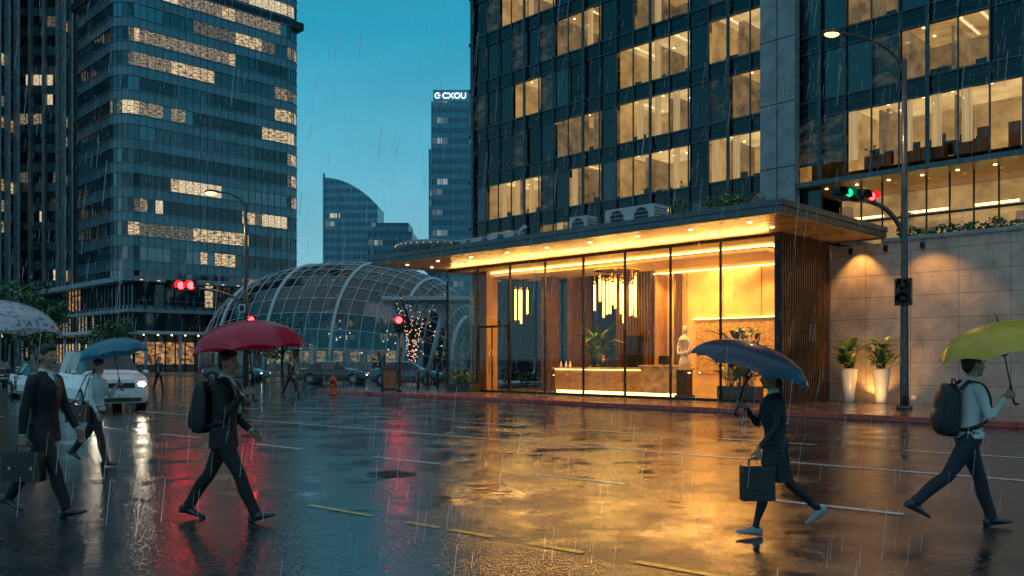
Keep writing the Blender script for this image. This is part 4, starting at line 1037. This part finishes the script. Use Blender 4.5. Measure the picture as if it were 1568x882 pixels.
    he((.083, 0, 1.672), (.016, .048, .012), SK); he((.06, .035, 1.62), (.03, .024, .025), SK); he((.06, -.035, 1.62), (.03, .024, .025), SK)
    mb.tube([HX @ V(p) for p in ((.082, 0, 1.668), (.098, 0, 1.645), (.114, 0, 1.622), (.1, 0, 1.612))], [.009, .0105, .015, .012], SK, 10)
    he((.092, 0, 1.588), (.0115, .024, .0095), LIP, 12, 6)
    for sd in (-1, 1): he((.0, sd*.079, 1.635), (.019, .011, .032), SK, 10, 7)
    he((-.018, 0, 1.682), (.101, .083, .094), HAIR); he((.03, 0, 1.735), (.065, .06, .035), HAIR); he((-.05, 0, 1.63), (.055, .07, .07), HAIR)
    if hair_long:
        he((-.07, 0, 1.56), (.045, .07, .11), HAIR); he((-.02, 0, 1.69), (.106, .088, .098), HAIR)
    hands = []; hm = MB()
    arms = arms or ({'s': -15, 'b': 8, 'e': 15}, {'s': 20, 'b': 8, 'e': 20})
    for sd, ar in zip((1, -1), arms):
        s_, b_, el = radians(ar['s']), radians(ar['b']), radians(ar['e']); inn = radians(ar.get('in', 0))
        sh = U(-.005, sd*.178*sw, 1.405)
        ud = V((sin(s_)*cos(b_), sd*sin(b_), -cos(s_)*cos(b_))); ea = sh+ud*.285
        fd = V((sin(s_+el)*cos(inn), -sd*sin(inn)+sd*sin(b_)*.3, -cos(s_+el)*cos(inn))).normalized(); wr_ = ea+fd*.25
        P = [sh+V((0, -sd*.05, .01)), sh, sh.lerp(ea, .3), sh.lerp(ea, .75), ea, ea.lerp(wr_, .25), ea.lerp(wr_, .7), wr_]
        R_ = [.055, .064, .058, .049, .047, .046, .039, .036]
        if not jacket: R_ = [r*.88 for r in R_]
        D = catm([(*p, r*sw) for p, r in zip(P, R_)], 3)
        mb.tube([d[:3] for d in D], [d[3] for d in D], top, 14)
        if jacket: hm.tube([wr_-fd*.02, wr_+fd*.012], [.031, .030], collar, 12, cap=True)
        hold = ar.get('hold')
        if hold == 'umb':
            d = (fd*.35+V((1, 0, .1))).normalized(); n_ = V((0, -sd, 0)); t_ = V((0, 0, 1)); cl = 1.25
            hand(hm, wr_+fd*.02, d, t_, n_, SK, cl, .98); hp = wr_+fd*.02+d*.085+n_*.028
        elif hold == 'case':
            d = V((.05, 0, -1)); n_ = V((0, -sd, 0)); t_ = V((1, 0, 0)); cl = 1.25
            hand(hm, wr_+fd*.015, d, t_, n_, SK, cl, .98); hp = wr_+fd*.015+d*.1+n_*.024
        else:
            d = fd; n_ = V((0, -sd, 0)); t_ = V((1, 0, .2)); hand(hm, wr_+fd*.015, d, t_, n_, SK, .32, .98); hp = wr_+fd*.1
        hands.append(hp)
    Sx = Matrix.Scale(k, 4) @ Matrix.Translation((0, 0, -low))
    for q in (mb, hm): q.v = [tuple(Sx @ V(v)) for v in q.v]
    remesh(mb, vox, 'body', e_)
    remesh(hm, max(.0038, vox*.4), 'hands', e_, 1)
    em = MB()
    for sd in (-1, 1):
        em.ell((.0815, sd*.030, 1.645), (.011, .0135, .009), EYE, 10, 7, Sx @ HX); em.ell((.0895, sd*.030, 1.645), (.0045, .006, .006), IRIS, 8, 6, Sx @ HX)
        em.tube([Sx @ HX @ V(p) for p in ((.086, sd*.014, 1.665), (.09, sd*.03, 1.669), (.08, sd*.048, 1.664))], .004, HAIR, 6)
    o = em.build('eyes'); o.parent = e_
    W_ = XF(loc, heading)
    return {'e': e_, 'W': W_, 'S': Sx, 'hands': [W_ @ (Sx @ h) for h in hands], 'UB': UB}

def umbrella(grip, apex, R, h, m, name='umbrella', n=8):
    grip, apex = V(grip), V(apex); ax = (apex-grip).normalized()
    q = V((0, 0, 1)).rotation_difference(ax).to_matrix().to_4x4(); X = Matrix.Translation(apex) @ q
    e_ = empty(name, apex); mb = MB(); sub = 5; nr = 9; rg = []
    for j in range(nr+1):
        t = max(.02, j/nr); ring = []
        for i in range(n*sub):
            f = (i % sub)/sub; th = 2*pi*i/(n*sub); s_ = sin(pi*f)
            r = R*sin(t*1.42)/sin(1.42)*(1-.055*s_*t-.03*s_*t*t)
            z = -h*(1-cos(t*1.42))/(1-cos(1.42)) + .012*s_*t*t + (.02*s_ if j == nr else 0)
            ring.append(V((r*cos(th), r*sin(th), z)))
        rg.append(ring)
    mb.rings(rg, m, cap=False)
    o = mb.build('canopy'); o.matrix_world = X
    mb2 = MB()
    for i in range(n):
        th = 2*pi*i/n
        mb2.tube([V((R*sin(t*1.42)/sin(1.42)*cos(th), R*sin(t*1.42)/sin(1.42)*sin(th), -h*(1-cos(t*1.42))/(1-cos(1.42))-.006)) for t in [k_/6 for k_ in range(7)]], .003, 'frame', 5)
        r2 = R*sin(.55*1.42)/sin(1.42); z2 = -h*(1-cos(.55*1.42))/(1-cos(1.42))-.008
        mb2.tube([(0, 0, -.34), (r2*cos(th), r2*sin(th), z2)], .0025, 'frame', 5)
        mb2.ell((R*cos(th), R*sin(th), -h-.004), (.008, .008, .008), 'frame', 6, 4)
    ln = (apex-grip).length
    mb2.tube([(0, 0, .06), (0, 0, -ln-.05)], .0065, 'frame', 8); mb2.tube([(0, 0, .0), (0, 0, .075)], [.008, .004], 'frame', 8)
    mb2.tube([(0, 0, -ln+.09), (0, 0, -ln-.07), (0, 0, -ln-.09), (.012, 0, -ln-.11), (.028, 0, -ln-.112), (.036, 0, -ln-.095)], .011, 'black', 10)
    o2 = mb2.build('shaft_and_ribs'); o2.matrix_world = X
    bpy.context.view_layer.update()
    for c_ in (o, o2): c_.parent = e_; c_.matrix_parent_inverse = Matrix.Translation(-apex)
    return e_
def fabric(name, col, tr=.35, spots=None):
    m, nt, b = nodes(name); N = nt.nodes; Lk = nt.links
    tc = N.new('ShaderNodeTexCoord'); nz = N.new('ShaderNodeTexNoise'); nz.inputs['Scale'].default_value = 9; Lk.new(tc.outputs['Object'], nz.inputs['Vector'])
    cr = N.new('ShaderNodeValToRGB'); cr.color_ramp.elements[0].color = (*[c*.8 for c in col], 1); cr.color_ramp.elements[1].color = (*[min(1, c*1.2) for c in col], 1)
    if spots:
        nz.inputs['Scale'].default_value = 22; cr.color_ramp.elements[0].position = .40; cr.color_ramp.elements[1].position = .46; cr.color_ramp.elements[0].color = (*spots, 1)
    Lk.new(nz.outputs['Fac'], cr.inputs['Fac'])
    Lk.new(cr.outputs['Color'], b.inputs['Base Color']); b.inputs['Roughness'].default_value = .35; b.inputs['Coat Weight'].default_value = .3
    t = N.new('ShaderNodeBsdfTranslucent'); Lk.new(cr.outputs['Color'], t.inputs['Color']); mx = N.new('ShaderNodeMixShader'); mx.inputs[0].default_value = tr
    Lk.new(b.outputs[0], mx.inputs[1]); Lk.new(t.outputs[0], mx.inputs[2]); Lk.new(mx.outputs[0], N['Material Output'].inputs[0]); return m
UR = fabric('umbrella_red', (.62, .012, .055)); UBL = fabric('umbrella_blue', (.035, .22, .34)); UW = fabric('umbrella_white', (.52, .5, .53), .35, (.2, .24, .3)); UN = fabric('umbrella_navy', (.008, .024, .06), .15); UY = fabric('umbrella_yellow', (.80, .50, .045))

def backpack(p, m='black', s=1.):
    X = p['W'] @ p['S'] @ p['UB']; e_ = empty('backpack', X @ V((-.2, 0, 1.2)))
    mb = MB(); rg = []
    for z, rx, ry in catm([(.93, .05, .12), (.96, .085, .145), (1.1, .1, .155), (1.28, .095, .15), (1.4, .075, .13), (1.45, .04, .09)], 3):
        rg.append([V((-.215+rx*(abs(cos(a_))**.6)*(1 if cos(a_) > 0 else -1), ry*(abs(sin(a_))**.6)*(1 if sin(a_) > 0 else -1), z)) for a_ in [2*pi*j/20 for j in range(20)]])
    mb.rings(rg, m); rg = []
    for z, rx, ry in catm([(.97, .03, .09), (1.0, .045, .11), (1.12, .05, .115), (1.2, .02, .1)], 3):
        rg.append([V((-.30+rx*cos(a_), ry*(abs(sin(a_))**.6)*(1 if sin(a_) > 0 else -1), z)) for a_ in [2*pi*j/16 for j in range(16)]])
    mb.rings(rg, m)
    for sd in (-1, 1):
        mb.tube(catm([(-.13, sd*.08, 1.4), (-.06, sd*.10, 1.475), (.06, sd*.105, 1.46), (.142, sd*.105, 1.34), (.135, sd*.13, 1.15), (.02, sd*.175, 1.05), (-.13, sd*.12, 1.0)], 4), [(.008, .022)]*25, m, 8, ref=(1, 0, .5))
    mb.tube(catm([(-.16, -.04, 1.44), (-.17, -.03, 1.49), (-.17, .03, 1.49), (-.16, .04, 1.44)], 3), .008, m, 6)
    o = mb.build('bag', mw=X); bpy.context.view_layer.update(); o.parent = e_; o.matrix_parent_inverse = Matrix.Translation(-e_.location)
def case(hp, rz, w_, h_, d_, name, m=None):
    m = m or mat('leather_black', (.015, .012, .011), .35, coat=.3, bump=.3)
    mb = MB(); mb.box((-w_/2, -d_/2, -h_-.06), (w_/2, d_/2, -.06), m); mb.box((-w_/2+.01, -d_/2-.006, -.06-h_*.55), (w_/2-.01, -d_/2-.001, -.062), m)
    for sx in (-.28, .28): mb.box((sx*w_-.015, -d_/2-.012, -.06-h_*.60), (sx*w_+.015, -d_/2-.0065, -.06-h_*.49), 'brass')
    mb.tube(catm([(-.08, 0, -.06), (-.075, 0, -.01), (0, 0, .004), (.075, 0, -.01), (.08, 0, -.06)], 4), .009, m, 8)
    mb.build(name, mw=XF(hp, rz), bevel=.012)

rest = {'s': -22, 'b': 9, 'e': 12}; umb = {'s': 18, 'b': 8, 'e': 122, 'in': 14, 'hold': 'umb'}
p = person('man_with_briefcase', (-4.88, 8.9, 0), radians(-6), 1.83, legs=((-27, 10, -22), (23, 4, 12)), arms=({'s': 14, 'b': 9, 'e': 14}, {'s': -12, 'b': 10, 'e': 8, 'hold': 'case'}), lean=2, head_turn=-12)
case(p['hands'][1], radians(-6), .42, .30, .10, 'briefcase')
p = person('pedestrian', (-4.86, 7.4, 0), radians(5), 1.78, legs=((15, 5, 5), (-15, 12, -10)), arms=(rest, dict(umb)), top=SUIT2)
umbrella(p['hands'][1], V((p['hands'][1].x-.02, p['hands'][1].y, 2.15)), .60, .3, UW)
p = person('woman_with_handbag', (-6.38, 13.1, 0), radians(-10), 1.65, legs=((-30, 12, -25), (17, 3, 5)), arms=(dict(umb), {'s': 8, 'b': 12, 'e': 20}), top=SHIRT, bottom=SUIT2, jacket=False, female=True, hair_long=True, head_turn=-15)
umbrella(p['hands'][0], V((p['hands'][0].x-.14, p['hands'][0].y, 1.95)), .52, .27, UBL)
X = p['W']; case(X @ V((-.13, -.26, 1.0)), radians(-10), .34, .26, .12, 'handbag', mat('leather_brown', (.05, .025, .018), .35, coat=.3))
mb = MB(); mb.tube(catm([(-.21, -.26, .93), (-.05, -.19, 1.35), (.0, -.12, 1.42), (.0, -.19, 1.3), (-.05, -.26, .93)], 4), .008, 'black', 6); mb.build('handbag_strap', mw=X)
p = person('man_with_backpack', (-2.92, 8.64, 0), radians(-5), 1.79, legs=((-24, 10, -14), (27, 4, 16)), arms=({'s': -4, 'b': 8, 'e': 50}, dict(umb)), lean=3, head_turn=-8)
umbrella(p['hands'][1], V((p['hands'][1].x-.06, p['hands'][1].y, 2.02)), .565, .30, UR); backpack(p)
person('distant_pedestrian', (-9.6, 37, 0), radians(-20), 1.75, vox=.016)
person('distant_pedestrian', (-17.8, 43, 0), radians(-20), 1.75, legs=((14, 4, 5), (-14, 8, -8)), vox=.016, top=SUIT2)
person('distant_pedestrian', (-29.5, 46.5, 0), radians(160), 1.7, vox=.016)
p = person('woman_in_skirt', (2.46, 7.97, 0), radians(186), 1.60, legs=((20, 6, 8), (-26, 22, -30)), arms=({'s': 15, 'b': 8, 'e': 25, 'hold': 'case'}, dict(umb)), top=SUIT2, bottom=SUIT, shoe=SNK, skirt=True, barelegs=True, female=True, hair_long=True, jacket=False)
umbrella(p['hands'][1], V((p['hands'][1].x+.17, p['hands'][1].y-.05, 1.78)), .585, .27, UN)
case(p['hands'][0], radians(186), .30, .32, .11, 'tote_bag')
p = person('man_in_white_shirt', (4.42, 8.27, 0), radians(-4), 1.73, legs=((20, 4, 8), (-32, 18, -26)), arms=({'s': -12, 'b': 9, 'e': 25}, dict(umb)), top=SHIRT, bottom=JEAN, shoe=SHOE, jacket=False)
umbrella(p['hands'][1], V((p['hands'][1].x-.14, p['hands'][1].y, 1.99)), .58, .29, UY); backpack(p)
person('receptionist', L(-10.0, 3.4, .16), radians(-135+10), 1.72, legs=((0, 0, 0), (0, 0, 0)), arms=({'s': 10, 'b': 6, 'e': 45}, {'s': 10, 'b': 6, 'e': 45}), vox=.016)

# ------------------------------------------------------------------ rain
RM = bpy.data.materials.new('rain_water'); RM.use_nodes = True; nt = RM.node_tree; N = nt.nodes; N.clear()
o_ = N.new('ShaderNodeOutputMaterial'); mx = N.new('ShaderNodeMixShader'); mx.inputs[0].default_value = .45
t = N.new('ShaderNodeBsdfTransparent'); g = N.new('ShaderNodeBsdfTranslucent'); g.inputs['Color'].default_value = (.9, .93, 1, 1)
nt.links.new(t.outputs[0], mx.inputs[1]); nt.links.new(g.outputs[0], mx.inputs[2]); nt.links.new(mx.outputs[0], o_.inputs[0])
mb = MB(); rr = random.Random(2); mi_ = mb.mi(RM)
for _ in range(6500):
    y = 3+34*rr.random()**.8; x = rr.uniform(-.72, .72)*y+rr.uniform(-2, 2); z = rr.uniform(.1, 2+y*.45)
    l = rr.uniform(.08, .22); r = rr.uniform(.0008, .0015)*(1+y*.045); dx = l*.1
    n = len(mb.v)
    for zz, xx in ((z, x), (z+l, x+dx)):
        for a_ in (0, 2.1, 4.2): mb.v.append((xx+r*cos(a_), y+r*sin(a_), zz))
    for a_ in range(3):
        b_ = (a_+1) % 3; mb.f.append((n+a_, n+b_, n+3+b_, n+3+a_)); mb.m.append(mi_); mb.s.append(True)
# splash crowns on the ground
for _ in range(900):
    y = 4+14*rr.random(); x = rr.uniform(-.7, .7)*y
    for q in range(4):
        a_ = rr.uniform(0, 6.28); rr_ = rr.uniform(.01, .03); h_ = rr.uniform(.012, .04); n = len(mb.v); s_ = .0022
        cx, cy, cz = x+rr_*cos(a_), y+rr_*sin(a_), h_
        mb.v += [(cx-s_, cy, cz), (cx, cy-s_, cz), (cx+s_, cy, cz), (cx, cy+s_, cz), (cx, cy, cz+s_*1.6), (cx, cy, cz-s_*1.6)]
        for f_ in ((0, 1, 4), (1, 2, 4), (2, 3, 4), (3, 0, 4), (1, 0, 5), (2, 1, 5), (3, 2, 5), (0, 3, 5)):
            mb.f.append(tuple(n+i_ for i_ in f_)); mb.m.append(mi_); mb.s.append(True)
mb.build('rain')
